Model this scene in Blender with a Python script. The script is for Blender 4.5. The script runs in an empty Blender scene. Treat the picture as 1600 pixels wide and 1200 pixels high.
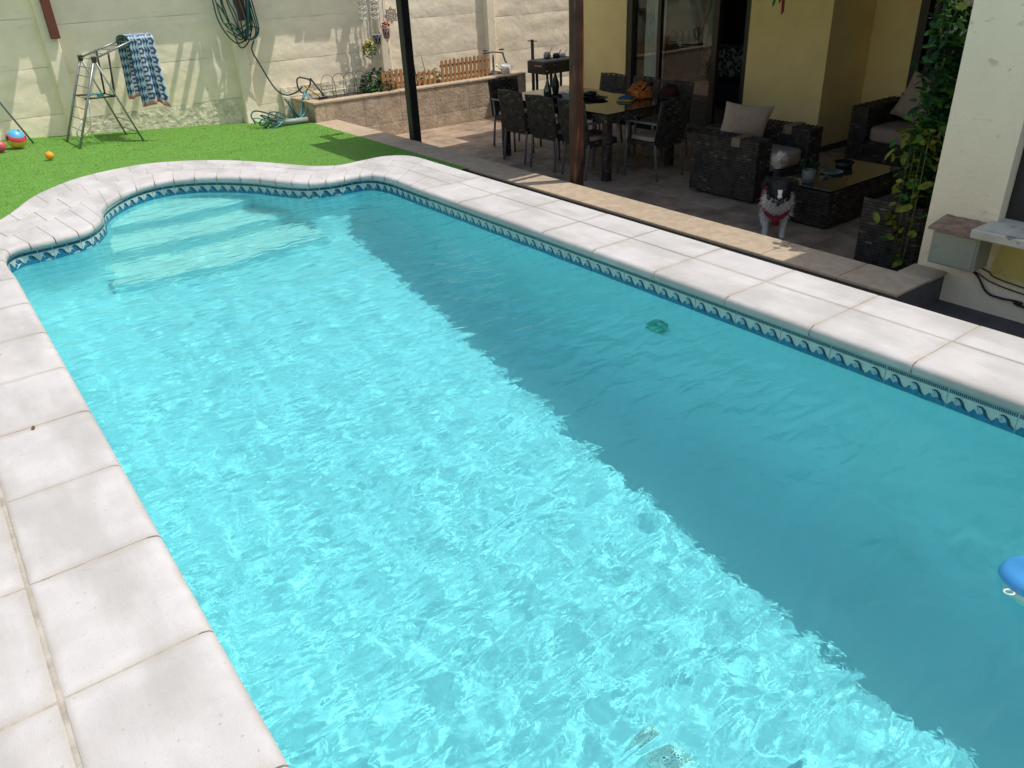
import bpy, bmesh, math, random
from mathutils import Vector, Matrix, Euler, Quaternion
from mathutils import noise as mnoise
random.seed(7)
C = bpy.context.scene.collection
SC = bpy.context.scene
PI = math.pi

# ------------------------------------------------------------------ camera
# heights: coping top z = 0, lawn and kerb top z = G, terrace floor z = FL, water z = WZ
G, FL, WZ = -0.26, -0.61, -0.15
cam = bpy.data.cameras.new('camera'); camo = bpy.data.objects.new('camera', cam); C.objects.link(camo)
yaw, pit, rol = 0.620371588, 0.499115041, -0.048652895
fw = Vector((math.sin(yaw)*math.cos(pit), math.cos(yaw)*math.cos(pit), -math.sin(pit)))
rt = Vector((math.cos(yaw), -math.sin(yaw), 0)); up = rt.cross(fw)
r2 = rt*math.cos(rol)+up*math.sin(rol); u2 = -rt*math.sin(rol)+up*math.cos(rol)
M = Matrix((r2, u2, -fw)).transposed().to_4x4(); M.translation = Vector((0, 0, 1.65))
camo.matrix_world = M
cam.sensor_fit = 'HORIZONTAL'; cam.sensor_width = 36; cam.lens = 36*1224.17/1600
cam.clip_start = 0.05; cam.clip_end = 400
SC.camera = camo

# ------------------------------------------------------------------ light
SUN = Vector((0.45, -0.27, 1.0)).normalized()
sl = bpy.data.lights.new('sun', 'SUN'); sl.energy = 2.42; sl.angle = math.radians(0.53); sl.color = (1, .955, .88)
so = bpy.data.objects.new('sun', sl); C.objects.link(so)
so.rotation_euler = SUN.to_track_quat('Z', 'Y').to_euler(); so.location = (6, -4, 12)
w = bpy.data.worlds.new('World'); SC.world = w; w.use_nodes = True
nt = w.node_tree; bg = nt.nodes['Background']
sky = nt.nodes.new('ShaderNodeTexSky'); sky.sky_type = 'NISHITA'; sky.sun_disc = False
sky.sun_elevation = math.asin(SUN.z); sky.sun_rotation = math.atan2(SUN.x, SUN.y)
sky.air_density = 1.0; sky.dust_density = 2.0; sky.ozone_density = 1.0
wb = nt.nodes.new('ShaderNodeMix'); wb.data_type = 'RGBA'; wb.blend_type = 'MULTIPLY'; wb.inputs[0].default_value = 1; wb.inputs[7].default_value = (1.09, 1.0, .88, 1)   # the camera's warm white balance
nt.links.new(sky.outputs[0], wb.inputs[6]); nt.links.new(wb.outputs[2], bg.inputs[0]); bg.inputs[1].default_value = 0.15
SC.view_settings.view_transform = 'Standard'; SC.view_settings.look = 'None'
SC.view_settings.exposure = 0.41; SC.view_settings.gamma = 1.0
SC.render.engine = 'CYCLES'
cy = SC.cycles
cy.max_bounces = 10; cy.diffuse_bounces = 4; cy.glossy_bounces = 4; cy.transmission_bounces = 8; cy.transparent_max_bounces = 12
cy.use_denoising = True
WSL, WBUMP = .027, .0017
import numpy as np
sl.cycles.is_caustics_light = True      # sunlight is refracted by the water surface

# ------------------------------------------------------------------ helpers
class MB:
    def __init__(s): s.v = []; s.f = []; s.m = []; s.sm = []
    def add(s, vs, fs, mi=0, smooth=False):
        b = len(s.v); s.v.extend([tuple(p) for p in vs])
        for f in fs: s.f.append(tuple(i+b for i in f)); s.m.append(mi); s.sm.append(smooth)
        return s
    def box(s, x0, x1, y0, y1, z0, z1, mi=0, rot=None, org=(0, 0, 0)):
        vs = [(x, y, z) for z in (z0, z1) for x, y in ((x0, y0), (x1, y0), (x1, y1), (x0, y1))]
        if rot is not None: vs = [tuple(rot @ Vector(p) + Vector(org)) for p in vs]
        return s.add(vs, [(3, 2, 1, 0), (4, 5, 6, 7), (0, 1, 5, 4), (1, 2, 6, 5), (2, 3, 7, 6), (3, 0, 4, 7)], mi)
    def bbox(s, x0, x1, y0, y1, z0, z1, b=.01, mi=0, rot=None, org=(0, 0, 0), sm=False):
        """box with chamfered edges"""
        vs = []; b = min(b, (x1-x0)/2.01, (y1-y0)/2.01, (z1-z0)/2.01)
        X = (x0, x1); Y = (y0, y1); Z = (z0, z1); idx = {}
        for i in (0, 1):
            for j in (0, 1):
                for k in (0, 1):
                    sx, sy, sz = (1-2*i)*b, (1-2*j)*b, (1-2*k)*b
                    for a, p in enumerate(((X[i], Y[j]+sy, Z[k]+sz), (X[i]+sx, Y[j], Z[k]+sz), (X[i]+sx, Y[j]+sy, Z[k]))):
                        idx[i, j, k, a] = len(vs); vs.append(p)
        I = lambda i, j, k, a: idx[i, j, k, a]
        fs = [(I(i, 0, 0, 0), I(i, 1, 0, 0), I(i, 1, 1, 0), I(i, 0, 1, 0))[::(-1 if i == 0 else 1)] for i in (0, 1)]
        fs += [(I(0, j, 0, 1), I(1, j, 0, 1), I(1, j, 1, 1), I(0, j, 1, 1))[::(1 if j == 0 else -1)] for j in (0, 1)]
        fs += [(I(0, 0, k, 2), I(1, 0, k, 2), I(1, 1, k, 2), I(0, 1, k, 2))[::(-1 if k == 0 else 1)] for k in (0, 1)]
        for i in (0, 1):
            for j in (0, 1): fs.append((I(i, j, 0, 0), I(i, j, 1, 0), I(i, j, 1, 1), I(i, j, 0, 1))[::(1 if i ^ j else -1)])
            for k in (0, 1): fs.append((I(i, 0, k, 0), I(i, 1, k, 0), I(i, 1, k, 2), I(i, 0, k, 2))[::(-1 if i ^ k else 1)])
        for j in (0, 1):
            for k in (0, 1): fs.append((I(0, j, k, 1), I(1, j, k, 1), I(1, j, k, 2), I(0, j, k, 2))[::(1 if j ^ k else -1)])
        for i in (0, 1):
            for j in (0, 1):
                for k in (0, 1): fs.append((I(i, j, k, 0), I(i, j, k, 1), I(i, j, k, 2))[::(-1 if (i+j+k) % 2 else 1)])
        if rot is not None: vs = [tuple(rot @ Vector(p) + Vector(org)) for p in vs]
        return s.add(vs, fs, mi, sm)
    def tube(s, pts, r, n=8, mi=0, cap=True, closed=False, sm=True):
        pts = [Vector(p) for p in pts]; N = len(pts)
        R = r if isinstance(r, (list, tuple)) else [r]*N
        vs = []; nrm = None
        for i, p in enumerate(pts):
            if closed: t = pts[(i+1) % N]-pts[i-1]
            else: t = pts[min(i+1, N-1)]-pts[max(i-1, 0)]
            t = t.normalized() if t.length > 1e-9 else Vector((0, 0, 1))
            if nrm is None:
                a = Vector((0, 0, 1)) if abs(t.z) < .9 else Vector((1, 0, 0)); nrm = t.cross(a).normalized()
            else:
                nrm = (nrm - t*nrm.dot(t)); nrm = nrm.normalized() if nrm.length > 1e-6 else t.orthogonal().normalized()
            bn = t.cross(nrm)
            for k in range(n):
                a = 2*PI*k/n; vs.append(p+(nrm*math.cos(a)+bn*math.sin(a))*R[i])
        fs = []
        for i in range(N if closed else N-1):
            j = (i+1) % N
            for k in range(n): k2 = (k+1) % n; fs.append((i*n+k, i*n+k2, j*n+k2, j*n+k))
        if cap and not closed: fs += [tuple(range(n))[::-1], tuple((N-1)*n+k for k in range(n))]
        return s.add(vs, fs, mi, sm)
    def lathe(s, prof, org=(0, 0, 0), n=20, mi=0, sm=True, rot=None):
        vs = []
        for r, z in prof:
            for k in range(n):
                a = 2*PI*k/n; p = Vector((r*math.cos(a), r*math.sin(a), z))
                if rot is not None: p = rot @ p
                vs.append(p+Vector(org))
        fs = [(i*n+k, i*n+(k+1) % n, (i+1)*n+(k+1) % n, (i+1)*n+k) for i in range(len(prof)-1) for k in range(n)]
        return s.add(vs, fs, mi, sm)
    def mesh(s, name, mats):
        me = bpy.data.meshes.new(name); me.from_pydata(s.v, [], s.f)
        if not isinstance(mats, (list, tuple)): mats = [mats]
        for m in mats: me.materials.append(m)
        if len(s.f):
            me.polygons.foreach_set('material_index', s.m); me.polygons.foreach_set('use_smooth', s.sm)
        me.update(); return me
    def obj(s, name, mats, parent=None):
        return link(name, s.mesh(name, mats), parent)
def link(name, me, parent=None, M=None):
    o = bpy.data.objects.new(name, me); C.objects.link(o)
    if parent is not None: o.parent = parent
    if M is not None: o.matrix_local = M
    return o
def tag(o, label=None, cat=None, group=None, kind=None):
    for k, v in (('label', label), ('category', cat), ('group', group), ('kind', kind)):
        if v: o[k] = v
    return o
def empty(name, loc=(0, 0, 0), rz=0, label=None, cat=None, group=None, kind=None):
    o = bpy.data.objects.new(name, None); C.objects.link(o); o.location = loc; o.rotation_euler = (0, 0, rz)
    o.empty_display_size = .1
    return tag(o, label, cat, group, kind)
def copy_tree(o, parent=None):
    c = o.copy(); C.objects.link(c); c.parent = parent
    for ch in list(o.children): copy_tree(ch, c)
    return c
def rz(a): return Matrix.Rotation(a, 3, 'Z')
def crom(pts, n=8, closed=False):
    """Catmull-Rom through 2-D or 3-D points"""
    P = [np.array(p, float) for p in pts]; out = []; N = len(P)
    for i in range(N if closed else N-1):
        p0 = P[(i-1) % N] if (closed or i > 0) else 2*P[0]-P[1]
        p1 = P[i]; p2 = P[(i+1) % N]; p3 = P[(i+2) % N] if (closed or i+2 < N) else 2*P[-1]-P[-2]
        for k in range(n):
            t = k/n; out.append(.5*((2*p1)+(-p0+p2)*t+(2*p0-5*p1+4*p2-p3)*t*t+(-p0+3*p1-3*p2+p3)*t**3))
    if not closed: out.append(P[-1])
    return out

# ------------------------------------------------------------------ materials
def mat(name, col, rough=.8, var=.12, scale=6, col2=None, bump=0, bscale=40, metal=0, spec=.5, obj=False, det=6, contrast=(.35, .65), objrand=0, sheen=0, trans=0):
    m = bpy.data.materials.new(name); m.use_nodes = True; t = m.node_tree; N = t.nodes; L = t.links
    b = N['Principled BSDF']; b.inputs['Roughness'].default_value = rough; b.inputs['Metallic'].default_value = metal
    b.inputs['Specular IOR Level'].default_value = spec
    geo = N.new('ShaderNodeTexCoord'); g2 = N.new('ShaderNodeNewGeometry')
    src = geo.outputs['Object'] if obj else g2.outputs['Position']
    nz = N.new('ShaderNodeTexNoise'); nz.inputs['Scale'].default_value = scale; nz.inputs['Detail'].default_value = det; nz.inputs['Roughness'].default_value = .6
    L.new(src, nz.inputs['Vector'])
    rp = N.new('ShaderNodeValToRGB'); rp.color_ramp.elements[0].position = contrast[0]; rp.color_ramp.elements[1].position = contrast[1]
    c2 = col2 or tuple(max(0, c*(1-var)) for c in col); c1 = col if col2 else tuple(min(1, c*(1+var)) for c in col)
    rp.color_ramp.elements[0].color = (*c2, 1); rp.color_ramp.elements[1].color = (*c1, 1)
    L.new(nz.outputs['Fac'], rp.inputs[0]); last = rp.outputs[0]
    if objrand:
        oi = N.new('ShaderNodeObjectInfo'); mr = N.new('ShaderNodeMapRange'); mr.inputs[3].default_value = 1-objrand; mr.inputs[4].default_value = 1+objrand*.6
        L.new(oi.outputs['Random'], mr.inputs[0]); hs = N.new('ShaderNodeHueSaturation'); L.new(mr.outputs[0], hs.inputs['Value']); L.new(last, hs.inputs['Color']); last = hs.outputs[0]
    L.new(last, b.inputs['Base Color'])
    if bump:
        n2 = N.new('ShaderNodeTexNoise'); n2.inputs['Scale'].default_value = bscale; n2.inputs['Detail'].default_value = 5
        L.new(src, n2.inputs['Vector']); bp = N.new('ShaderNodeBump'); bp.inputs['Strength'].default_value = 1; bp.inputs['Distance'].default_value = bump
        L.new(n2.outputs['Fac'], bp.inputs['Height']); L.new(bp.outputs[0], b.inputs['Normal'])
    m['last'] = last.node.name
    return m
def mixin(m, build):
    """insert a colour layer before Base Color: build(N, L, prev_socket) -> socket"""
    t = m.node_tree; b = t.nodes['Principled BSDF']; prev = b.inputs['Base Color'].links[0].from_socket
    t.links.new(build(t.nodes, t.links, prev), b.inputs['Base Color']); return m
def layer(m, scale, lo, hi, col, fac=1, vec=(1, 1, 1), kind='noise', det=4, off=(0, 0, 0)):
    """a second colour showing where a noise passes lo..hi"""
    def f(N, L, prev):
        g = N.new('ShaderNodeNewGeometry'); mp = N.new('ShaderNodeMapping'); mp.inputs['Scale'].default_value = vec; mp.inputs['Location'].default_value = off
        L.new(g.outputs['Position'], mp.inputs[0])
        if kind == 'noise':
            n = N.new('ShaderNodeTexNoise'); n.inputs['Scale'].default_value = scale; n.inputs['Detail'].default_value = det; o = n.outputs['Fac']
        else:
            n = N.new('ShaderNodeTexVoronoi'); n.inputs['Scale'].default_value = scale; o = n.outputs['Distance']
        L.new(mp.outputs[0], n.inputs['Vector'])
        mr = N.new('ShaderNodeMapRange'); mr.inputs[1].default_value = lo; mr.inputs[2].default_value = hi; mr.inputs[4].default_value = fac
        L.new(o, mr.inputs[0]); mx = N.new('ShaderNodeMix'); mx.data_type = 'RGBA'
        L.new(mr.outputs[0], mx.inputs[0]); L.new(prev, mx.inputs[6]); mx.inputs[7].default_value = (*col, 1); return mx.outputs[2]
    return mixin(m, f)

M_cop = mat('cast_stone', (.55, .535, .525), .75, .07, 5, bump=.0012, bscale=160, objrand=.05)
layer(M_cop, 2.2, .52, .72, (.40, .38, .35), .6, det=5)
layer(M_cop, 55, .66, .74, (.40, .38, .36), .5, det=2)
layer(M_cop, 1.5, .47, .62, (.36, .35, .325), .5, det=5, vec=(3.4, 1, 1), off=(2.1, .4, 0))
def edge_dirt(N, L, prev):
    tc = N.new('ShaderNodeTexCoord'); sp = N.new('ShaderNodeSeparateXYZ'); L.new(tc.outputs['Generated'], sp.inputs[0]); ds = []
    for k in (0, 1):
        a = N.new('ShaderNodeMath'); a.operation = 'SUBTRACT'; L.new(sp.outputs[k], a.inputs[0]); a.inputs[1].default_value = .5
        b = N.new('ShaderNodeMath'); b.operation = 'ABSOLUTE'; L.new(a.outputs[0], b.inputs[0]); ds.append(b.outputs[0])
    m = N.new('ShaderNodeMath'); m.operation = 'MAXIMUM'; L.new(ds[0], m.inputs[0]); L.new(ds[1], m.inputs[1])
    g = N.new('ShaderNodeNewGeometry'); n = N.new('ShaderNodeTexNoise'); n.inputs['Scale'].default_value = 9; n.inputs['Detail'].default_value = 6; L.new(g.outputs['Position'], n.inputs['Vector'])
    s = N.new('ShaderNodeMath'); s.operation = 'MULTIPLY_ADD'; L.new(n.outputs['Fac'], s.inputs[0]); s.inputs[1].default_value = .13; L.new(m.outputs[0], s.inputs[2])
    mr = N.new('ShaderNodeMapRange'); L.new(s.outputs[0], mr.inputs[0]); mr.inputs[1].default_value = .50; mr.inputs[2].default_value = .58; mr.inputs[4].default_value = .5
    mx = N.new('ShaderNodeMix'); mx.data_type = 'RGBA'; L.new(mr.outputs[0], mx.inputs[0]); L.new(prev, mx.inputs[6]); mx.inputs[7].default_value = (.38, .34, .28, 1); return mx.outputs[2]
mixin(M_cop, edge_dirt)
layer(M_cop, 17, .085, .05, (.34, .32, .29), .6, kind='vor', vec=(1, 1, 1))
M_grout = mat('grout', (.41, .375, .315), .95, .2, 14, bump=.002, bscale=200)
M_pool = mat('pool_plaster', (.55, .81, .845), .6, .04, 2)
M_step = mat('step_tread', (.84, .86, .80), .6, .04, 2)  # sunlit shallow-water whiteness put into the tread colour; risers stay pool plaster
M_tcream = mat('tile_cream', (.44, .54, .49), .25, .05, 30)
M_tdark = mat('tile_dark_teal', (.008, .06, .10), .25, .2, 30)
M_tblue = mat('tile_blue', (.008, .16, .28), .25, .25, 60)
M_tnavy = mat('tile_navy', (.006, .035, .075), .25, .2, 60)
M_tgrey = mat('tile_grey_blue', (.28, .40, .45), .25, .2, 60)
M_conc = mat('concrete', (.30, .29, .27), .9, .2, 5, bump=.003)
M_turf = mat('turf', (.14, .33, .045), .9, .1, 9, col2=(.11, .28, .036), bump=.006, bscale=260, det=8)
layer(M_turf, 1.1, .45, .75, (.16, .30, .06), .75)
layer(M_turf, 3.2, .56, .7, (.09, .19, .035), .5, vec=(1, 2.2, 1))
M_blade = mat('turf_blade', (.17, .40, .05), .7, .35, 60, objrand=0)
M_paint = mat('wall_paint', (.89, .78, .59), .9, .05, 2.5, bump=.004, bscale=14)
layer(M_paint, 1.6, .5, .8, (.70, .665, .51), .6)
layer(M_paint, 9, .64, .72, (.60, .55, .40), .35, det=6)
M_panel = mat('precast_panel', (.90, .79, .60), .92, .06, 3, bump=.012, bscale=7)
layer(M_panel, 1.4, .5, .8, (.70, .665, .52), .6, vec=(1, 1, 3))
layer(M_panel, 11, .63, .72, (.64, .59, .44), .35, det=6, vec=(.5, 1, 1.6))
M_mason = mat('peeling_footing', (.68, .63, .48), .95, .25, 9, bump=.03, bscale=16)
M_house = mat('house_yellow', (.93, .72, .32), .9, .05, 3, bump=.006, bscale=40)
M_wing = mat('wing_cream', (.94, .81, .59), .9, .04, 2, bump=.008, bscale=32)
layer(M_wing, 14, .69, .74, (.42, .39, .28), .4, det=7)
layer(M_wing, 1.3, .5, .8, (.72, .66, .47), .5, vec=(1, 1, .5))
def lowy(N, L, prev):
    g = N.new('ShaderNodeNewGeometry'); sp = N.new('ShaderNodeSeparateXYZ'); L.new(g.outputs['Position'], sp.inputs[0])
    n = N.new('ShaderNodeTexNoise'); n.inputs['Scale'].default_value = 5; L.new(g.outputs['Position'], n.inputs['Vector'])
    a = N.new('ShaderNodeMath'); a.operation = 'MULTIPLY_ADD'; L.new(n.outputs['Fac'], a.inputs[0]); a.inputs[1].default_value = .35; L.new(sp.outputs[1], a.inputs[2])
    m1 = N.new('ShaderNodeMapRange'); L.new(a.outputs[0], m1.inputs[0]); m1.inputs[1].default_value = 2.2; m1.inputs[2].default_value = 2.12
    m2 = N.new('ShaderNodeMapRange'); L.new(sp.outputs[2], m2.inputs[0]); m2.inputs[1].default_value = .08; m2.inputs[2].default_value = .06
    m3 = N.new('ShaderNodeMapRange'); L.new(sp.outputs[2], m3.inputs[0]); m3.inputs[1].default_value = -.27; m3.inputs[2].default_value = -.2
    k = N.new('ShaderNodeMath'); k.operation = 'MULTIPLY'; L.new(m1.outputs[0], k.inputs[0]); L.new(m2.outputs[0], k.inputs[1])
    k2 = N.new('ShaderNodeMath'); k2.operation = 'MULTIPLY'; L.new(k.outputs[0], k2.inputs[0]); L.new(m3.outputs[0], k2.inputs[1])
    mx = N.new('ShaderNodeMix'); mx.data_type = 'RGBA'; L.new(k2.outputs[0], mx.inputs[0]); L.new(prev, mx.inputs[6]); mx.inputs[7].default_value = (.55, .46, .13, 1)
    return mx.outputs[2]
mixin(M_wing, lowy)
layer(M_wing, 6, .68, .74, (.22, .20, .13), .35, vec=(1, 1, 2), off=(3, 0, 0))
M_ptile = mat('planter_stone', (.58, .47, .35), .85, .12, 9, bump=.010, bscale=30, objrand=.08, col2=(.38, .295, .205), det=9)
M_kerb = mat('kerb_stone', (.50, .40, .29), .8, .12, 14, bump=.002, bscale=150, objrand=.06, col2=(.40, .31, .21), det=8)
layer(M_kerb, 90, .62, .7, (.60, .52, .42), .6)
M_terr = mat('terrace_tile', (.48, .36, .26), .6, .1, 4, col2=(.24, .17, .12), bump=.001, bscale=60, objrand=.1, det=7)
M_slate = mat('dark_slate', (.085, .085, .088), .7, .2, 10, bump=.004, bscale=60)
M_wick = mat('wicker', (.072, .058, .045), .5, .3, 14, col2=(.020, .016, .014), contrast=(.38, .62), obj=True)
M_wickd = mat('wicker_core', (.010, .009, .008), .7, .2, 10)
M_wickl = mat('wicker_light', (.125, .10, .075), .5, .25, 20)
WK = [M_wick, M_wickd, M_wickl]
M_alu = mat('grey_metal', (.30, .31, .31), .4, .06, 8, metal=.6)
M_cush = mat('taupe_fabric', (.42, .315, .245), .95, .08, 20, bump=.001, bscale=300)
M_glass_t = mat('table_glass', (.02, .035, .03), .04, .05, 2, spec=.9)
M_blackm = mat('black_steel', (.012, .012, .014), .45, .2, 10)
M_wood = mat('stained_wood', (.075, .027, .012), .55, .3, 5, col2=(.03, .011, .006), bump=.004, bscale=24, det=9)
layer(M_wood, 7, .56, .66, (.22, .085, .03), .6, vec=(4, 4, .35))
M_brown = mat('red_brown_paint', (.13, .032, .018), .6, .15, 8)
M_frame = mat('dark_bronze_frame', (.028, .022, .016), .45, .1, 8)
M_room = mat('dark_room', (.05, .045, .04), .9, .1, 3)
M_curt = mat('sheer_curtain', (.85, .83, .80), .9, .04, 6)
M_hose = mat('green_hose', (.008, .085, .07), .4, .1, 20)
M_hosed = mat('dark_hose', (.008, .03, .028), .4, .1, 20)
M_hosel = mat('pale_teal_hose', (.08, .36, .34), .4, .1, 20)
M_pine = mat('picket_wood', (.42, .215, .085), .75, .2, 18, obj=True, bump=.002)
M_iron = mat('rusty_wire', (.07, .055, .045), .7, .3, 30)
M_leaf = mat('leaf_green', (.045, .13, .02), .6, .4, 30, spec=.25)
M_leafd = mat('leaf_dark', (.016, .055, .018), .6, .4, 30, spec=.25)
M_leafy = mat('leaf_yellow_green', (.15, .17, .018), .6, .4, 30, spec=.2)
M_flow = mat('yellow_flower', (.65, .55, .06), .7, .2, 60)
M_soil = mat('soil', (.06, .042, .028), 1, .4, 20, bump=.02, bscale=30)
M_white = mat('white_plastic', (.72, .72, .70), .4, .05, 8)
M_stem = mat('stem', (.12, .14, .05), .7, .3, 20)
M_ground = mat('bare_ground', (.16, .14, .11), .95, .2, 2)

# ------------------------------------------------------------------ pool outline
IN = [(.21, 5.68), (.21, 6.15), (.30, 6.42), (.55, 6.46), (.80, 6.53), (.97, 6.80), (1.06, 7.15), (1.30, 7.50), (1.58, 7.68), (1.85, 7.65), (2.11, 7.46), (2.34, 7.15), (2.47, 6.87), (2.62, 6.63), (2.83, 6.53), (3.05, 6.52), (3.18, 6.44), (3.23, 6.22), (3.23, 5.9), (3.23, 5.62)]
OUT = [(-.17, 5.68), (-.12, 6.5), (.12, 6.98), (.42, 7.45), (.66, 7.93), (.90, 8.22), (1.15, 8.42), (1.45, 8.52), (1.75, 8.53), (2.07, 8.38), (2.37, 8.10), (2.60, 7.76), (2.78, 7.40), (2.92, 7.14), (3.11, 6.99), (3.38, 7.0), (3.62, 6.99), (3.79, 6.80), (3.81, 6.35), (3.81, 5.62)]
NS = 8
cin = crom(IN, NS); cout = crom(OUT, NS)
YN = -1.6                                             # near end of the pool
loop_in = [(.21, YN)]+[tuple(p) for p in cin]+[(3.23, YN)]
loop_out = [(-.17, YN-.38)]+[tuple(p) for p in cout]+[(3.81, YN-.38)]
def inside(x, y, poly):
    x = np.asarray(x); y = np.asarray(y); r = np.zeros(x.shape, bool); n = len(poly)
    for i in range(n):
        x1, y1 = poly[i]; x2, y2 = poly[(i+1) % n]
        if y1 == y2: continue
        c = ((y1 > y) != (y2 > y)) & (x < (x2-x1)*(y-y1)/(y2-y1)+x1); r ^= c
    return r
def zg(x): return G+.23*min(1, max(0, (3.9-x)/3.2))

# ------------------------------------------------------------------ ground, lawn
mb = MB(); z = -.2
for x0, x1, y0, y1 in ((-60, -8, -60, 60), (14, 60, -60, 60), (-8, 14, -60, -8), (-8, 14, 12.2, 60)): mb.add([(x0, y0, z), (x1, y0, z), (x1, y1, z), (x0, y1, z)], [(0, 1, 2, 3)])
tag(mb.obj('ground', M_ground), kind='structure')
mid_loop = [tuple((np.array(a)*.35+np.array(b)*.65)) for a, b in zip(loop_in, loop_out)]
def sheet(name, xs, ys, keep, zf, m):
    xs = np.asarray(xs); ys = np.asarray(ys); cx = (xs[1:]+xs[:-1])/2; cyy = (ys[1:]+ys[:-1])/2
    gx, gy = np.meshgrid(cx, cyy); k = keep(gx, gy); used = {}; vs = []; fs = []
    def V(i, j):
        if (i, j) not in used: used[i, j] = len(vs); vs.append((xs[i], ys[j], zf(xs[i], ys[j])))
        return used[i, j]
    for j in range(len(cyy)):
        for i in range(len(cx)):
            if k[j, i]: fs.append((V(i, j), V(i+1, j), V(i+1, j+1), V(i, j+1)))
    b = MB(); b.add(vs, fs, 0, True); return b.obj(name, m)
def keep_lawn(x, y): return ~inside(x, y, mid_loop) & ~((x > -1.6) & (x < .3) & (y < 5.6)) & ~((x > 3.7) & (y < 6.9)) & ~((x > 3.0) & (y < 6.4))
lawn = sheet('lawn', list(np.arange(-8, -1.65, 1))+list(np.arange(-1.65, 4.5, .1))+[4.5], list(np.arange(-8, 3, 1))+list(np.arange(3, 12.21, .1)), keep_lawn, lambda x, y: zg(x), M_turf)
tag(lawn, kind='structure')
rs = np.random.default_rng(5); mb = MB(); n = 130000
bx = rs.uniform(-.6, 4.49, n); by = rs.uniform(6.3, 11.52, n)
ok = ~inside(bx, by, loop_out) & ~((bx > 3.82) & (by < 7.0)) & ~((bx < .3) & (by < 6.5)); bx = bx[ok]; by = by[ok]; n = len(bx)
zz = G+.23*np.clip((3.9-bx)/3.2, 0, 1); an = rs.uniform(0, 6.28, n); h = rs.uniform(.006, .012, n); wd = .0022
dx = np.cos(an)*wd; dy = np.sin(an)*wd; lx = rs.normal(0, .007, n); ly = rs.normal(0, .007, n)
vs = np.stack([np.stack([bx-dx, by-dy, zz-.002], 1), np.stack([bx+dx, by+dy, zz-.002], 1), np.stack([bx+lx, by+ly, zz+h], 1)], 1).reshape(-1, 3)
me = bpy.data.meshes.new('turf_blades'); me.vertices.add(3*n); me.vertices.foreach_set('co', vs.ravel()); me.loops.add(3*n); me.loops.foreach_set('vertex_index', np.arange(3*n)); me.polygons.add(n); me.polygons.foreach_set('loop_start', np.arange(0, 3*n, 3)); me.update(calc_edges=True); me.materials.append(M_blade)
tag(link('turf_blades', me), 'short bright green blades of the artificial lawn', 'grass', kind='stuff')

mb = MB(); mb.add([(3.6, -8, -.46), (5.3, -8, -.46), (5.3, 7.0, -.46), (3.6, 7.0, -.46)], [(0, 1, 2, 3)])
mb.add([(3.79, YN-.3, -.46), (3.79, 7.0, -.46), (3.79, 7.0, -.045), (3.79, YN-.3, -.045)], [(0, 1, 2, 3)])
mb.add([(3.6, 7.0, -.46), (4.5, 7.0, -.46), (4.5, 7.0, G), (3.6, 7.0, G)], [(0, 1, 2, 3)])
tag(mb.obj('drain_channel', M_slate), kind='structure')

# ------------------------------------------------------------------ pool basin
def depth(Y): return float(np.interp(Y, [-1.6, .8, 2, 2.6, 3.4, 4.6, 5.8, 6.5], [1.7, 1.6, 1.52, 1.46, 1.37, 1.22, 1.02, .98]))
mb = MB(); LI = loop_in; n = len(LI); vs = []
prof = [-.05, -.12, -.6, -1.2, -2.1]
for x, y in LI:
    for zz_ in prof: vs.append((x, y, zz_))
k = len(prof); fs = []
for i in range(n):
    j = (i+1) % n
    for a in range(k-1): fs.append((i*k+a, i*k+a+1, j*k+a+1, j*k+a))
mb.add(vs, fs, 0, False)
def fz(x, y):
    z = WZ-depth(y); r = .38
    for d in (x-.21, 3.23-x, y-YN):
        if d < r: d = max(d, 0); z += r-math.sqrt(max(0, r*r-(r-d)**2))
    if y > 6.1 and (x < .95 or x > 2.6):
        d = max(0, 6.48-y)
        if d < r: z += r-math.sqrt(max(0, r*r-(r-d)**2))
    return z
xs = np.linspace(.21, 3.23, 49); ys = np.linspace(YN, 7.8, 120)
vs = [(x, y, fz(x, y)) for y in ys for x in xs]; nx = len(xs)
mb.add(vs, [(j*nx+i, j*nx+i+1, (j+1)*nx+i+1, (j+1)*nx+i) for j in range(len(ys)-1) for i in range(nx-1)], 0, True)
basin = tag(mb.obj('pool_basin', M_pool), kind='structure'); basin.cycles.is_caustics_receiver = True
def step(y0, y1, d, x0, x1):
    """a submerged step with a rounded nose"""
    vs = []; prof = [(y1, WZ-d), (y0+.05, WZ-d), (y0+.02, WZ-d-.008), (y0+.005, WZ-d-.03), (y0, WZ-d-.07), (y0, -1.5)]
    m = 14; xs_ = [x0+(x1-x0)*i/m for i in range(m+1)]
    for x in xs_:
        bow = .10*(1-((x-(x0+x1)/2)/((x1-x0)/2))**2)
        for y, z in prof: vs.append((x, y-(bow if y < y1 else 0), z))
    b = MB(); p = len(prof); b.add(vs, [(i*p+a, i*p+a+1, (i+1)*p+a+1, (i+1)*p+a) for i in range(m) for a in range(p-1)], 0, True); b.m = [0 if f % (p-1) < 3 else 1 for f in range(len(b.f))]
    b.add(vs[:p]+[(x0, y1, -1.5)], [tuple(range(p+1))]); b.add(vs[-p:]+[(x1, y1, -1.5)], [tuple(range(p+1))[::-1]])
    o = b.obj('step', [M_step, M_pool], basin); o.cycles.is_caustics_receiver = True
step(7.22, 7.9, .16, 1.0, 2.45); step(6.80, 7.35, .46, .90, 2.56); step(6.32, 6.9, .76, .86, 2.62)

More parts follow.
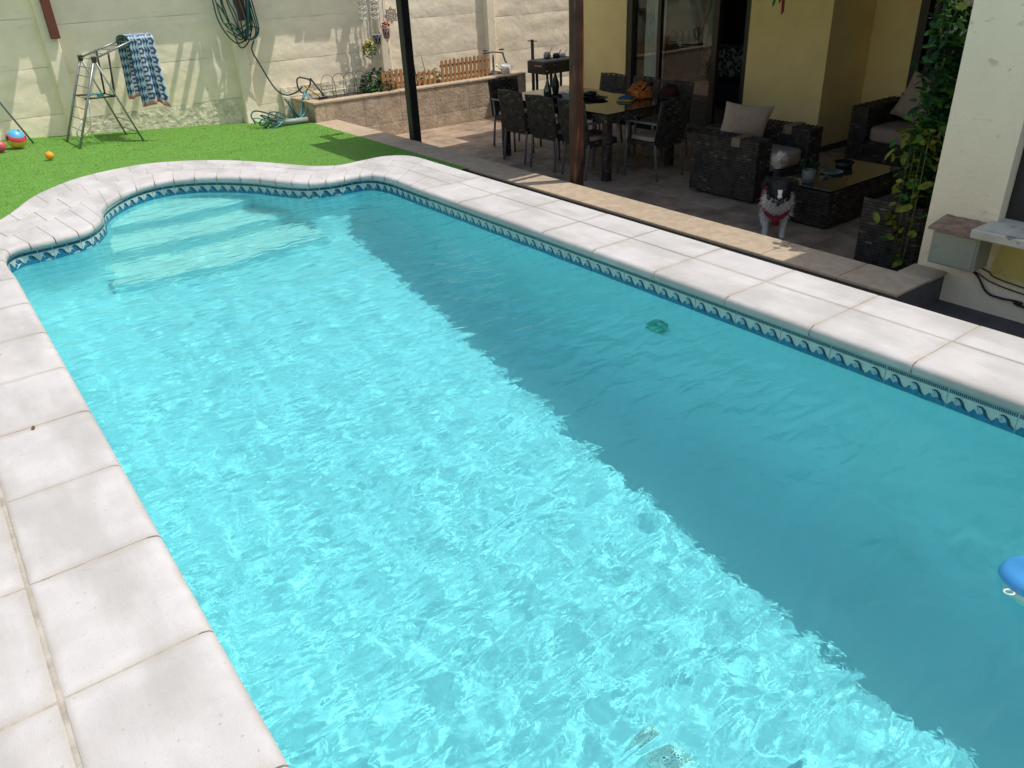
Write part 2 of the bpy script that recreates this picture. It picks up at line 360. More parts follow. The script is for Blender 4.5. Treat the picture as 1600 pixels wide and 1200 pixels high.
# ------------------------------------------------------------------ water
h = .0125
X = np.arange(.20, 3.25, h); Y = np.concatenate([np.arange(YN, .3, .03), np.arange(.3, 7.72, h)])
gx, gy = np.meshgrid(X, Y); rng = np.random.default_rng(3); z = np.zeros_like(gx)
calm = 1-.15*np.clip((gx-2.0)/1.0, 0, 1)
for i in range(100):
    lam = math.exp(rng.uniform(math.log(.055), math.log(.5))); th = rng.uniform(0, 2*PI); kk = 2*PI/lam
    z += WSL/math.sqrt(50)/kk*np.sin(kk*(gx*math.cos(th)+gy*math.sin(th))+rng.uniform(0, 6.28)+1.6*np.sin(gx*1.3+i)+1.6*np.sin(gy*1.1+2*i))
z *= calm
cxs = (gx[1:, 1:]+gx[:-1, :-1])/2; cys = (gy[1:, 1:]+gy[:-1, :-1])/2
big = []
for i, (x, y) in enumerate(loop_in):
    ox, oy = loop_out[i]; d = math.hypot(ox-x, oy-y); big.append((x+(ox-x)/d*.035, y+(oy-y)/d*.035))
kp = inside(cxs, cys, big); nx = len(X)
jj, ii = np.nonzero(kp); q = np.stack([jj*nx+ii, jj*nx+ii+1, (jj+1)*nx+ii+1, (jj+1)*nx+ii], 1)
u, inv = np.unique(q.ravel(), return_inverse=True); co = np.stack([gx, gy, z+WZ], -1).reshape(-1, 3)[u]; nf = len(q)
me = bpy.data.meshes.new('pool_water'); me.vertices.add(len(u)); me.vertices.foreach_set('co', co.ravel()); me.loops.add(4*nf); me.loops.foreach_set('vertex_index', inv.astype(np.int32)); me.polygons.add(nf); me.polygons.foreach_set('loop_start', np.arange(0, 4*nf, 4)); me.polygons.foreach_set('use_smooth', np.ones(nf, bool)); me.update(calc_edges=True)
wm = bpy.data.materials.new('pool_water'); wm.use_nodes = True; t = wm.node_tree; t.nodes.clear()
out = t.nodes.new('ShaderNodeOutputMaterial'); gl = t.nodes.new('ShaderNodeBsdfGlass'); gl.inputs['IOR'].default_value = 1.333; gl.inputs['Roughness'].default_value = 0; gl.inputs['Color'].default_value = (.585, .935, .95, 1)
nz = t.nodes.new('ShaderNodeTexNoise'); nz.inputs['Scale'].default_value = 26; nz.inputs['Detail'].default_value = 3.5; nz.inputs['Distortion'].default_value = .8
g_ = t.nodes.new('ShaderNodeNewGeometry'); t.links.new(g_.outputs['Position'], nz.inputs['Vector'])
bp = t.nodes.new('ShaderNodeBump'); bp.inputs['Strength'].default_value = 1; bp.inputs['Distance'].default_value = WBUMP
nz2 = t.nodes.new('ShaderNodeTexNoise'); nz2.inputs['Scale'].default_value = 5.5; nz2.inputs['Detail'].default_value = 1.5; nz2.inputs['Distortion'].default_value = .5
mpw = t.nodes.new('ShaderNodeMapping'); mpw.inputs['Rotation'].default_value = (0, 0, -.6); mpw.inputs['Scale'].default_value = (.75, 2.0, 1); t.links.new(g_.outputs['Position'], mpw.inputs[0]); t.links.new(mpw.outputs[0], nz2.inputs['Vector'])
ad = t.nodes.new('ShaderNodeMath'); ad.operation = 'MULTIPLY_ADD'; t.links.new(nz2.outputs['Fac'], ad.inputs[0]); ad.inputs[1].default_value = 9.0; t.links.new(nz.outputs['Fac'], ad.inputs[2])
t.links.new(ad.outputs[0], bp.inputs['Height']); t.links.new(bp.outputs[0], gl.inputs['Normal']); t.links.new(gl.outputs[0], out.inputs[0])
me.materials.append(wm); water = tag(link('pool_water', me), kind='structure'); water.cycles.is_caustics_caster = True
# ------------------------------------------------------------------ coping
coping = empty('pool_coping', kind='structure')
mb = MB()                                              # grout bed under the tiles
n = len(loop_in); vs = []
for (a, b), (c, d) in zip(loop_in, loop_out):
    L_ = math.hypot(c-a, d-b); ux, uy = (c-a)/L_, (d-b)/L_
    vs += [(a+ux*.004, b+uy*.004, -.045), (a+ux*.012, b+uy*.012, -.003), (c-ux*.006, d-uy*.006, -.003), (c-ux*.006, d-uy*.006, -.45)]
fs = []
for i in range(n):
    j = (i+1) % n
    for a in range(3): fs.append((i*4+a, j*4+a, j*4+a+1, i*4+a+1))
mb.add(vs, fs); mb.obj('grout_bed', M_grout, coping)
BULL = [(.006, -.056), (-.010, -.056), (-.024, -.048), (-.031, -.034), (-.029, -.018), (-.018, -.006), (0, -.0005), (.02, 0)]
def tile_strip(P, Q, f0, f1, bull, gap=.0035):
    """tile between path stations: P inner points, Q outer points, f0..f1 share of the width"""
    m = len(P); P = [np.array(p, float) for p in P]; Q = [np.array(q, float) for q in Q]
    prof = []
    vs = []; npf = None; jz = random.uniform(-.0015, .001)
    for i in range(m):
        d = Q[i]-P[i]; W = math.hypot(*d); u = d/W
        # pull the two end sections in by the joint
        if i == 0: t = P[1]-P[0]
        elif i == m-1: t = P[-2]-P[-1]
        else: t = None
        sh = np.zeros(2)
        if t is not None: sh = t/np.hypot(*t)*gap
        a, b = f0*W, f1*W
        if bull: pr = BULL+[(.045, 0), (.09, -.0005), (b*.5, -.001), (b-.05, -.0005), (b-.02, 0), (b-gap-.004, 0), (b-gap, -.003), (b-gap, -.03)]
        else: pr = [(a+gap, -.03), (a+gap, -.003), (a+gap+.004, 0), (a+.02, 0), (a+.04, 0), ((a+b)/2, .0003), (b-.04, 0), (b-.02, 0), (b-.006, 0), (b, -.006), (b, -.05)]
        npf = len(pr)
        for uu, z in pr: q = P[i]+u*uu+sh; vs.append((q[0], q[1], z+jz))
    fs = [(i*npf+a, i*npf+a+1, (i+1)*npf+a+1, (i+1)*npf+a)[::-1] for i in range(m-1) for a in range(npf-1)]
    b_ = MB(); b_.add(vs, fs, 0, True); b_.add(vs[:npf], [tuple(range(npf))]); b_.add(vs[-npf:], [tuple(range(npf))[::-1]])
    o = b_.obj('tile', M_cop, coping)
    md = o.data
    return o
def seg(p, q, n): return [tuple(np.array(p)*(1-i/n)+np.array(q)*i/n) for i in range(n+1)]
# left straight side
js = [YN-.3]+[1.868+.545*k for k in range(-5, 7)]+[5.68]
for a, b in zip(js[:-1], js[1:]):
    tile_strip(seg((.21, a), (.21, b), 3), seg((-.17, a), (-.17, b), 3), 0, .97, True)
# right straight side, two rows
jr = [5.62, 5.08, 4.57, 4.05, 3.54, 3.01, 2.48, 1.96, 1.44, .91, .38, -.15, -.68, -1.2, YN-.3]
for a, b in zip(jr[:-1], jr[1:]):
    tile_strip(seg((3.23, a), (3.23, b), 3), seg((3.81, a), (3.81, b), 3), 0, .54, True)
    tile_strip(seg((3.23, a), (3.23, b), 3), seg((3.81, a), (3.81, b), 3), .54, 1, False)
# curved end: joints at irregular stations
N_ = len(cin)-1
def curved(stations, f0, f1, bull):
    for a, b in zip(stations[:-1], stations[1:]):
        i0 = int(round(a*NS)); i1 = int(round(b*NS)); i1 = min(i1, N_)
        if i1 > i0: tile_strip([cin[i] for i in range(i0, i1+1)], [cout[i] for i in range(i0, i1+1)], f0, f1, bull)
curved([0, 1, 1.75, 2.5, 3.125, 3.75, 4.375, 5, 5.625, 6.25, 6.875, 7.5, 8.125, 8.75, 9.375, 10, 10.625, 11.25, 11.875, 12.5, 13.125, 13.75, 14.5, 15.25, 16, 16.75, 17.5, 18.25, 19], 0, .42, True)
curved([0, 1.25, 2.375, 3.5, 4.5, 5.75, 7, 8, 9, 10.125, 11, 12.125, 13.25, 14.375, 15.5, 16.5, 17.5, 19], .42, .72, False)
curved([0, 1.0, 2, 3, 4.125, 5.25, 6.375, 7.5, 8.625, 9.625, 10.625, 11.625, 12.75, 13.875, 15.125, 16.25, 17.5, 19], .72, 1, False)
# deck beside the pool (left of the left coping row)
deck = empty('pool_deck', kind='structure')
mb = MB(); mb.box(-1.66, -.156, YN-.38, 6.05, -.4, -.004); mb.obj('grout_bed', M_grout, deck)
for c0, c1 in ((-.66, -.165), (-1.16, -.667), (-1.66, -1.167)):
    off = random.uniform(-.01, .01); js2 = [YN-.3]+[1.868+off+.545*k for k in range(-5, 7)]+[5.68]
    for a, b in zip(js2[:-1], js2[1:]):
        q = MB(); j_ = random.uniform(-.001, .001); q.bbox(c0+.003, c1-.003, a+.005, b-.005, -.05, j_, .005); q.obj('tile', M_cop, deck)

# ------------------------------------------------------------------ waterline tiles
def wave_poly(x0, w, z0, hh):
    P = [(0, 0), (0, .34), (.08, .44), (.20, .54), (.34, .56), (.46, .50), (.56, .40), (.64, .46), (.72, .62), (.80, .64), (.88, .46), (.94, .38), (1, .34), (1, 0)]
    return [(x0+a*w, z0+b*hh) for a, b in P]
def crest_poly(x0, w, z0, hh):
    P = [(.02, .28), (.12, .42), (.20, .62), (.30, .84), (.46, .98), (.62, .97), (.74, .84), (.62, .88), (.50, .86), (.42, .74), (.36, .58), (.30, .42)]
    return [(x0+a*w, z0+b*hh) for a, b in P]
def dome_poly(x0, w, z0, hh):
    P = [(.20, .3), (.22, .62), (.31, .82), (.46, .94), (.62, .92), (.70, .78), (.66, .60), (.58, .42), (.5, .3)]
    return [(x0+a*w, z0+b*hh) for a, b in P]
def wtile(P, nrm, waves, stripes):
    """P: list of xy along the tile; nrm: function giving the normal into the pool"""
    P = [np.array(p, float) for p in P]; L_ = [0]
    for a, b in zip(P[:-1], P[1:]): L_.append(L_[-1]+np.hypot(*(b-a)))
    T = L_[-1]
    def at(s, z, off):
        s = min(max(s, 0), T); i = 0
        while i < len(L_)-2 and L_[i+1] < s: i += 1
        f = (s-L_[i])/max(1e-9, L_[i+1]-L_[i]); p = P[i]*(1-f)+P[i+1]*f; t = (P[i+1]-P[i]); t = t/np.hypot(*t); nn = np.array([t[1], -t[0]])*nrm
        return (p[0]+nn[0]*off, p[1]+nn[1]*off, z)
    b = MB(); g = .0025; ns = max(2, len(P)); ss = [g+(T-2*g)*i/ns for i in range(ns+1)]
    zt, zb = -.060, -.168
    def band(z0, z1, off, mi, s0=None, s1=None):
        sx = [s for s in ss] if s0 is None else [s0, s1]
        vs = [at(s, z, off) for s in sx for z in (z0, z1)]
        b.add(vs, [(2*i, 2*i+1, 2*i+3, 2*i+2) for i in range(len(sx)-1)], mi)
    band(zb, zt, .006, 0)
    vs = [at(s, zt, o) for s in ss for o in (-.002, .006)]; b.add(vs, [(2*i, 2*i+1, 2*i+3, 2*i+2) for i in range(ns)], 0)
    for s in (ss[0], ss[-1]): b.add([at(s, zb, -.002), at(s, zb, .006), at(s, zt, .006), at(s, zt, -.002)], [(0, 1, 2, 3)], 0)
    if stripes:
        band(-.066, -.0635, .007, 1)
        nst = int(T/.0085)
        for i in range(nst): band(-.078, -.067, .007, 1, g+(T-2*g)*(i+.12)/nst, g+(T-2*g)*(i+.86)/nst)
        band(-.0815, -.079, .007, 1)
    else: band(-.085, -.064, .007, 1)
    for k_ in range(waves):
        w = (T-2*g)/waves; x0 = g+k_*w; z0 = -.161; hh = .072
        fl = 1
        for poly, mi, off in ((dome_poly(0, w, z0, hh), 4 if stripes else 2, .0067), (wave_poly(0, w, z0, hh), 2, .0072), (crest_poly(0, w, z0, hh), 3, .0078)):
            pts = [(x0+(px if WDIR > 0 else w-px), pz) for px, pz in poly]
            b.add([at(px, pz, off) for px, pz in pts], [tuple(range(len(pts)))], mi)
    return b.obj('waterline_tile', [M_tcream, M_tdark, M_tblue, M_tnavy, M_tgrey], basin)
WDIR = -1
# curved end: single-wave cut pieces
P = [(.21, 5.9)]+[tuple(p) for p in cin if p[1] > 5.95]+[(3.23, 5.5)]
def resample(P, st):
    P = [np.array(p) for p in P]; L_ = [0]
    for a, b in zip(P[:-1], P[1:]): L_.append(L_[-1]+np.hypot(*(b-a)))
    n = int(round(L_[-1]/st)); out = []
    for k_ in range(n+1):
        s = L_[-1]*k_/n; i = min(len(L_)-2, max(0, int(np.searchsorted(L_, s))-1)); f = (s-L_[i])/max(1e-9, L_[i+1]-L_[i]); out.append(tuple(P[i]*(1-f)+P[i+1]*f))
    return out
R_ = resample(P, .05); R_ = R_[:len(R_)-(len(R_)+1) % 2] if len(R_) % 2 == 0 else R_
WDIR = -1
for i in range(0, len(R_)-2, 2): wtile([R_[i], R_[i+1], R_[i+2]], 1, 1, False)
y = R_[i+2][1]
while y > -.3:
    wtile([(3.23, y), (3.23, y-.285)], 1, 3, True); y -= .285
y = 5.9
while y > 3.0:
    wtile([(.21, y-.285), (.21, y)], 1, 3, True); y -= .285

# ------------------------------------------------------------------ terrace, kerb, planter
terr = empty('terrace_floor', kind='structure')
mb = MB(); mb.box(4.83, 12.6, 2.2, 11.62, -.8, FL-.008); mb.obj('grout_bed', M_conc, terr)
ts = .6; tm = MB(); tm.bbox(.003, ts-.003, .003, ts-.003, -.02, 0, .004); tme = tm.mesh('tile', M_terr)
for i in range(9):
    for j in range(14):
        x = 4.9+i*ts; y = 2.44+j*ts
        if x > 8.5 and y > 5.6: continue
        if y > 10.4: continue
        link('tile', tme, terr, Matrix.Translation((x, y, FL+random.uniform(-.001, .001))))
kerb = empty('terrace_kerb', kind='structure')
mb = MB(); mb.box(4.51, 4.84, 2.21, 10.70, -.62, G-.018); mb.box(4.84, 5.079, 2.21, 2.40, -.62, G-.018); mb.obj('kerb_body', M_slate, kerb)
ys_ = [2.2, 2.62]+[2.62+.6*k for k in range(1, 14)]+[10.72]
ys_ = [y for y in ys_ if y <= 10.72]
for a, b in zip(ys_[:-1], ys_[1:]):
    if b-a < .02: continue
    q = MB(); q.bbox(4.495, 4.855, a+.003, b-.003, G-.022, G+random.uniform(-.001, .001), .004); q.obj('tile', M_kerb, kerb)
q = MB(); q.bbox(4.858, 5.075, 2.195, 2.415, G-.022, G, .004); q.obj('tile', M_kerb, kerb)

PY = 10.72                                            # front face of the raised bed
bed = empty('raised_planter_bed', (6.3, 11.1, FL), label='long raised planter bed clad in rough beige stone tiles along the cream wall', cat='planter bed')
def under(o, par):
    """keep world placement while parenting to a thing that only has a location"""
    o.parent = par; o.location = Vector(o.location)-Vector(par.location); return o
mb = MB(); mb.box(4.56, 8.22, PY+.012, PY+.16, FL, -.004); mb.box(4.56, 4.70, PY+.16, 11.5, FL, -.004); mb.box(8.08, 8.22, PY+.16, 11.5, FL, -.004)
under(mb.obj('bed_wall', M_conc), bed)
mb = MB(); mb.box(4.70, 8.08, PY+.16, 11.5, -.3, -.05); under(mb.obj('soil', M_soil), bed)
def ptile(x0, x1, z0, z1):
    q = MB(); nx_, nz_ = 7, 6; vs = []
    for j in range(nz_+1):
        for i in range(nx_+1):
            e = i in (0, nx_) or j in (0, nz_); d = 0 if e else -random.uniform(.001, .005)
            vs.append((x0+.002+(x1-x0-.004)*i/nx_, PY+.002+d, z0+.002+(z1-z0-.004)*j/nz_))
    q.add(vs, [(j*(nx_+1)+i, j*(nx_+1)+i+1, (j+1)*(nx_+1)+i+1, (j+1)*(nx_+1)+i) for j in range(nz_) for i in range(nx_)], 0, True)
    q.box(x0+.004, x1-.004, PY+.006, PY+.016, z0+.002, z1-.002); return q
xs_ = [4.55, 4.70, 5.30, 5.90, 6.50, 7.10, 7.70, 8.23]
for a, b in zip(xs_[:-1], xs_[1:]):
    for z0, z1 in ((FL, -.42), (-.42, -.035)):
        under(ptile(a, b, z0, z1).obj('stone_tile', M_ptile), bed)
for a, b in ((PY, 11.1), (11.1, 11.5)):
    for z0, z1 in ((-.45, -.035),):
        q = MB(); q.box(4.545, 4.56, a+.002, b-.002, z0, z1); under(q.obj('stone_tile', M_ptile), bed)
for a, b in zip(xs_[:-1], xs_[1:]):
    q = MB(); q.bbox(a-.02 if a < 4.6 else a+.002, b-.002, PY-.012, PY+.17, -.032, .0, .006); under(q.obj('cap_stone', M_kerb), bed)
for x0, x1 in ((4.535, 4.70), (8.07, 8.24)):
    q = MB(); q.bbox(x0, x1, PY+.172, 11.5, -.032, .0, .006); under(q.obj('cap_stone', M_kerb), bed)

# ------------------------------------------------------------------ garden wall
WY = 11.55
gw = empty('garden_wall', (4.0, WY, G), label='long cream painted precast panel wall closing off the garden behind the lawn', cat='wall')
PX = [-.6, 1.68, 3.93, 6.15, 8.13, 10.3]
base = {0: .17, 1: .085, 2: -.05, 3: -.205, 4: -.295, -1: .2}
for bi in range(-1, 5):
    x0 = -2.9 if bi < 0 else PX[bi]; x1 = PX[bi+1] if bi >= 0 else PX[0]
    z = base[bi]-.54
    while z < 2.0:
        z1 = min(z+.54, 2.1); nx_, nz_ = 22, 8; vs = []; sd = random.uniform(0, 99)
        for j in range(nz_+1):
            for i in range(nx_+1):
                x = x0+.03+(x1-x0-.06)*i/nx_; zz_ = z+.0015+(z1-z-.003)*j/nz_; e = j in (0, nz_)
                d = 0 if e else -.012*mnoise.noise(Vector((x*2.2, zz_*5, sd)))-.008*mnoise.noise(Vector((x*9, zz_*14, sd)))
                if e: d = .004; zz_ += .003*mnoise.noise(Vector((x*3, sd, z)))
                vs.append((x, WY+.01+d, zz_))
        q = MB(); q.add(vs, [(j*(nx_+1)+i, j*(nx_+1)+i+1, (j+1)*(nx_+1)+i+1, (j+1)*(nx_+1)+i) for j in range(nz_) for i in range(nx_)], 0, True)
        q.box(x0+.06, x1-.06, WY+.022, WY+.06, z+.004, z1-.004)
        low = z < base[bi]-.3 and bi in (0, 1)
        under(q.obj('panel', M_mason if (low and bi == 1) else M_panel), gw); z += .54
mb = MB(); mb.box(-3, 10.4, WY+.055, WY+.14, -.8, 2.09); under(mb.obj('wall_core', M_paint), gw)
for x in PX:
    q = MB(); zs = [-.62]+[-.3+.2*k for k in range(13)]; vs = []
    for z in zs:
        fl = .055*max(0, (-.0-z)/.3) if z < 0 else 0
        w0 = .085+fl*.6+.006*mnoise.noise(Vector((x, 0, z*3))); dd = -.085-fl-.006*mnoise.noise(Vector((x, 5, z*3)))
        for px, py in ((-w0, .05), (-w0, dd+.015), (-w0+.015, dd), (w0-.015, dd), (w0, dd+.015), (w0, .05)): vs.append((x+px, WY+py, z))
    q.add(vs, [(i*6+a, i*6+a+1, (i+1)*6+a+1, (i+1)*6+a) for i in range(len(zs)-1) for a in range(5)], 0, False)
    under(q.obj('pilaster', M_paint), gw)
q = MB(); q.box(4.42, 6.3, WY-.03, WY+.0, -.3, .14); q.box(4.42, 6.3, WY-.06, WY-.031, -.3, .02); under(q.obj('plinth', M_mason), gw)
# canopy along the top of the wall: throws the shade on its upper half
cnp = empty('wall_canopy', (2.0, WY-.1, 1.9), label='narrow sheet canopy on red brown steel posts along the top of the garden wall', cat='canopy')
q = MB(); q.box(-3, 6.42, WY-.33, WY+.15, 2.10, 2.125); q.box(5.7, 6.75, WY-.18, WY+.15, 2.06, 2.085); under(q.obj('roof_sheet', M_brown), cnp)
for x, zb, wd in ((1.73, 1.02, .05), (4.03, 1.05, .05), (-.55, 1.1, .05)):
    q = MB(); q.bbox(x-wd, x+wd, WY-.152, WY-.088, zb, 2.10, .004); under(q.obj('post', M_brown), cnp)
xr = -2.6
for x, wd, ln in ((1.72, .12, .33), (1.98, .05, .14), (2.28, .035, .2), (2.45, .02, .2), (2.6, .03, .22), (3.05, .025, .2), (3.24, .03, .22), (3.42, .05, .22), (3.7, .012, .2), (3.95, .14, .32), (4.25, .10, .24), (4.72, .05, .03), (5.0, .2, .03), (6.15, .16, .33), (5.45, .06, .12), (1.0, .10, .2), (1.12, .03, .32), (.7, .06, .3), (.3, .08, .25), (-.3, .1, .3), (-1.2, .2, .3)):
    x += .72
    if x > 6.7: continue
    q = MB(); q.box(x-wd, x+wd, WY-.33-ln, WY-.335, 2.08, 2.12); under(q.obj('rafter_tail', M_brown), cnp)
# enclosing walls of the garden on the sides the photo does not show
for nm, bxs, lb in (('garden_wall', (-4.2, -4.05, -8, 11.6, -.6, 2.1), 'cream garden wall along the left side of the lawn, outside the photo'), ('garden_wall', (-4.2, 5.0, -8.2, -8.05, -.6, 2.1), 'cream garden wall behind the photographer, outside the photo')):
    q = MB(); q.box(*bxs); o = q.obj(nm, M_paint); c = Vector(((bxs[0]+bxs[1])/2, (bxs[2]+bxs[3])/2, G)); o.data.transform(Matrix.Translation(-c)); o.location = c; tag(o, lb, 'wall')
# ------------------------------------------------------------------ house
M_roofd = mat('dark_roof_boards', (.05, .035, .025), .8, .2, 6)
house = empty('house', (9.5, 5, FL), label='yellow rendered house with dark sliding doors behind the shaded terrace', cat='house')
def hw(name, m, *boxes, par=house):
    q = MB()
    for b in boxes: q.box(*b)
    return under(q.obj(name, m), par)
hw('wall', M_house, (8.65, 8.85, 8.87, 10.1, FL, 1.779))
hw('wall', M_house, (8.65, 9.495, 5.6, 6.72, FL, 1.779), )
hw('wall', M_house, (9.5, 9.7, 5.06, 5.598, FL, 1.779), (9.497, 9.7, 5.602, 6.7, FL, 1.779))
hw('wall', M_house, (9.5, 9.7, 2.2, 2.9, FL, 1.779))
hw('lintel', M_house, (8.65, 8.85, 6.722, 8.868, 1.741, 1.78)); hw('lintel', M_house, (9.502, 9.7, 2.902, 5.058, 1.741, 1.78))
hw('roof', M_roofd, (5.87, 12.7, 2.43, 5.72, 1.78, 1.92), (7.37, 12.7, 5.722, 9.17, 1.78, 1.92), (8.5, 12.7, 9.252, 10.3, 1.78, 1.92))
hw('skirting', M_slate, (8.63, 9.49, 5.585, 5.598, FL, FL+.07), (8.636, 8.648, 5.6, 6.70, FL, FL+.07))
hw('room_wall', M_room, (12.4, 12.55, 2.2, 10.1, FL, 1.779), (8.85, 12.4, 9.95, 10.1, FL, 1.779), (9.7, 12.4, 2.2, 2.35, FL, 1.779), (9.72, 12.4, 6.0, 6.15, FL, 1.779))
M_pane = bpy.data.materials.new('window_glass'); M_pane.use_nodes = True; t = M_pane.node_tree; t.nodes.clear()
o_ = t.nodes.new('ShaderNodeOutputMaterial'); mx = t.nodes.new('ShaderNodeMixShader'); lw = t.nodes.new('ShaderNodeLayerWeight'); lw.inputs[0].default_value = .5; pw = t.nodes.new('ShaderNodeMath'); pw.operation = 'POWER'; pw.inputs[1].default_value = 5; t.links.new(lw.outputs['Facing'], pw.inputs[0]); fr = t.nodes.new('ShaderNodeMath'); fr.operation = 'MULTIPLY_ADD'; fr.inputs[1].default_value = .9; fr.inputs[2].default_value = .06; t.links.new(pw.outputs[0], fr.inputs[0])
tr = t.nodes.new('ShaderNodeBsdfTransparent'); tr.inputs[0].default_value = (.86, .90, .88, 1); gg = t.nodes.new('ShaderNodeBsdfGlossy'); gg.inputs['Roughness'].default_value = .01
t.links.new(fr.outputs[0], mx.inputs[0]); t.links.new(tr.outputs[0], mx.inputs[1]); t.links.new(gg.outputs[0], mx.inputs[2]); t.links.new(mx.outputs[0], o_.inputs[0])
def slider(x, y0, y1, nm, mulls, glass):
    d = empty('sliding_door', (0, 0, 0)); d.parent = house; d.location = Vector((x, y0, FL))-house.location
    L_ = y1-y0
    q = MB(); q.box(-.06, .09, 0, .07, 0, 2.35); q.box(-.06, .09, L_-.10, L_, 0, 2.35); q.box(-.06, .09, .07, L_-.10, 2.28, 2.35); q.box(-.05, .08, .07, L_-.10, 0, .035)
    q.obj('frame', M_frame, d)
    for m_, w_ in mulls: q = MB(); q.box(-.03, .03, m_-w_, m_+w_, .036, 2.279); q.obj('mullion', M_frame, d)
    for a, b in glass: q = MB(); q.box(-.003, .003, a, b, .036, 2.279); q.obj('pane', M_pane, d)
slider(8.72, 6.722, 8.868, '', ((.56, .045), (1.55, .03)), ((.61, 1.515), (1.585, 2.045)))
slider(9.56, 2.902, 5.058, '', ((1.0, .04), (1.98, .03)), ((.07, .955), (1.045, 1.945)))
def curtain(x, y0, y1, label):
    q = MB(); n = 60; vs = []
    for j, z in enumerate(np.linspace(FL+.04, 1.7, 8)):
        for i in range(n+1): yy = y0+(y1-y0)*i/n; vs.append((x+.035*math.sin(i*.62+.4*math.sin(i*.23+j*.15))+.004*j, yy+.006*math.sin(j+i*.3), z))
    q.add(vs, [(j*(n+1)+i, j*(n+1)+i+1, (j+1)*(n+1)+i+1, (j+1)*(n+1)+i) for j in range(7) for i in range(n)], 0, True)
    o = q.obj('curtain', M_curt); me = o.data; c = Vector((x, (y0+y1)/2, 1.7)); me.transform(Matrix.Translation(-c)); o.location = c
    tag(o, label, 'curtain')
curtain(8.84, 8.32, 8.66, 'white sheer curtain hanging behind the glass door beside the dining table')
curtain(9.68, 4.45, 4.85, 'white sheer curtain behind the glass door at the far right, partly behind the vine')
# right wing of the house, facing the pool
wing = empty('house_wing', (6.5, -1, FL), label='cream rendered house wing at the right edge, facing the pool, with a window', cat='house')
hw('wall', M_wing, (5.08, 5.28, 1.98, 2.4, -.6, 1.75), (5.08, 5.28, -8, 1.98, -.6, .06), (5.08, 5.28, -8, 1.98, 1.3, 1.75), (5.08, 5.28, -8, .4, .06, 1.3), par=wing)
hw('wall', M_wing, (5.282, 9.45, 2.2, 2.4, -.6, 1.75), par=wing)
hw('roof', M_conc, (5.06, 12.6, -8, 2.42, 1.752, 1.85), (5.5, 12.6, -8, 2.42, 1.851, 2.0), par=wing)
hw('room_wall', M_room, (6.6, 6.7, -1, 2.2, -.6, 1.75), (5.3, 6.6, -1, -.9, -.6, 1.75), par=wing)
win = empty('window'); win.parent = wing; win.location = Vector((5.20, .4, .12))-wing.location
q = MB(); q.box(-.03, .03, 0, .05, 0, 1.18); q.box(-.03, .03, 1.47, 1.577, 0, 1.18); q.box(-.03, .03, .05, 1.47, 0, .05); q.box(-.03, .03, .05, 1.47, 1.13, 1.18); q.box(-.025, .025, .75, .81, .05, 1.13); q.obj('frame', M_blackm, win)
q = MB(); q.box(-.003, .003, .05, .75, .05, 1.13); q.box(-.003, .003, .81, 1.47, .05, 1.13); q.obj('pane', M_pane, win)
M_sill = mat('sill_paint', (.58, .54, .45), .85, .15, 8, bump=.003); layer(M_sill, 9, .6, .66, (.14, .14, .16), .8)
q = MB(); q.bbox(4.83, 5.19, .35, 2.015, .062, .119, .008); under(q.obj('sill', M_sill), wing)

# wicker -----------------------------------------------------------
def wick(b, O, U, V, w, h, pu=.06, pv=.026, t=.009, mi=0, thick=.006):
    O, U, V = Vector(O), Vector(U).normalized(), Vector(V).normalized(); N = U.cross(V).normalized()
    b.add([O, O+U*w, O+U*w+V*h, O+V*h], [(0, 1, 2, 3)], 1)
    nu = max(1, round(w/pu)); nv = max(1, round(h/pv)); du = w/nu; dv = h/nv
    for j in range(nv):
        for i in range(nu):
            hi = t*(1.0 if (i+j) % 2 else .35)*random.uniform(.8, 1.15)
            if random.random() < .02: continue
            mi = 2 if (hi > t*.7 and random.random() < .11) else 0
            u0, u1 = i*du+du*.03, (i+1)*du-du*.03; v0, v1 = j*dv+dv*.09, (j+1)*dv-dv*.09
            A = [O+U*u0+V*v0, O+U*u1+V*v0, O+U*u1+V*v1, O+U*u0+V*v1]; um = (u0+u1)/2
            Mid = [O+U*(um-du*.22)+V*(v0+dv*.08)+N*hi, O+U*(um+du*.22)+V*(v0+dv*.08)+N*hi, O+U*(um+du*.22)+V*(v1-dv*.08)+N*hi, O+U*(um-du*.22)+V*(v1-dv*.08)+N*hi]
            b.add(A+Mid, [(4, 5, 6, 7), (0, 1, 5, 4), (1, 2, 6, 5), (2, 3, 7, 6), (3, 0, 4, 7)], mi)
def wbox(b, x0, x1, y0, y1, z0, z1, faces='fblrt', **k):
    if 'f' in faces: wick(b, (x0, y0, z0), (1, 0, 0), (0, 0, 1), x1-x0, z1-z0, **k)
    if 'b' in faces: wick(b, (x1, y1, z0), (-1, 0, 0), (0, 0, 1), x1-x0, z1-z0, **k)
    if 'l' in faces: wick(b, (x0, y1, z0), (0, -1, 0), (0, 0, 1), y1-y0, z1-z0, **k)
    if 'r' in faces: wick(b, (x1, y0, z0), (0, 1, 0), (0, 0, 1), y1-y0, z1-z0, **k)
    if 't' in faces: wick(b, (x0, y0, z1), (1, 0, 0), (0, 1, 0), x1-x0, y1-y0, **k)
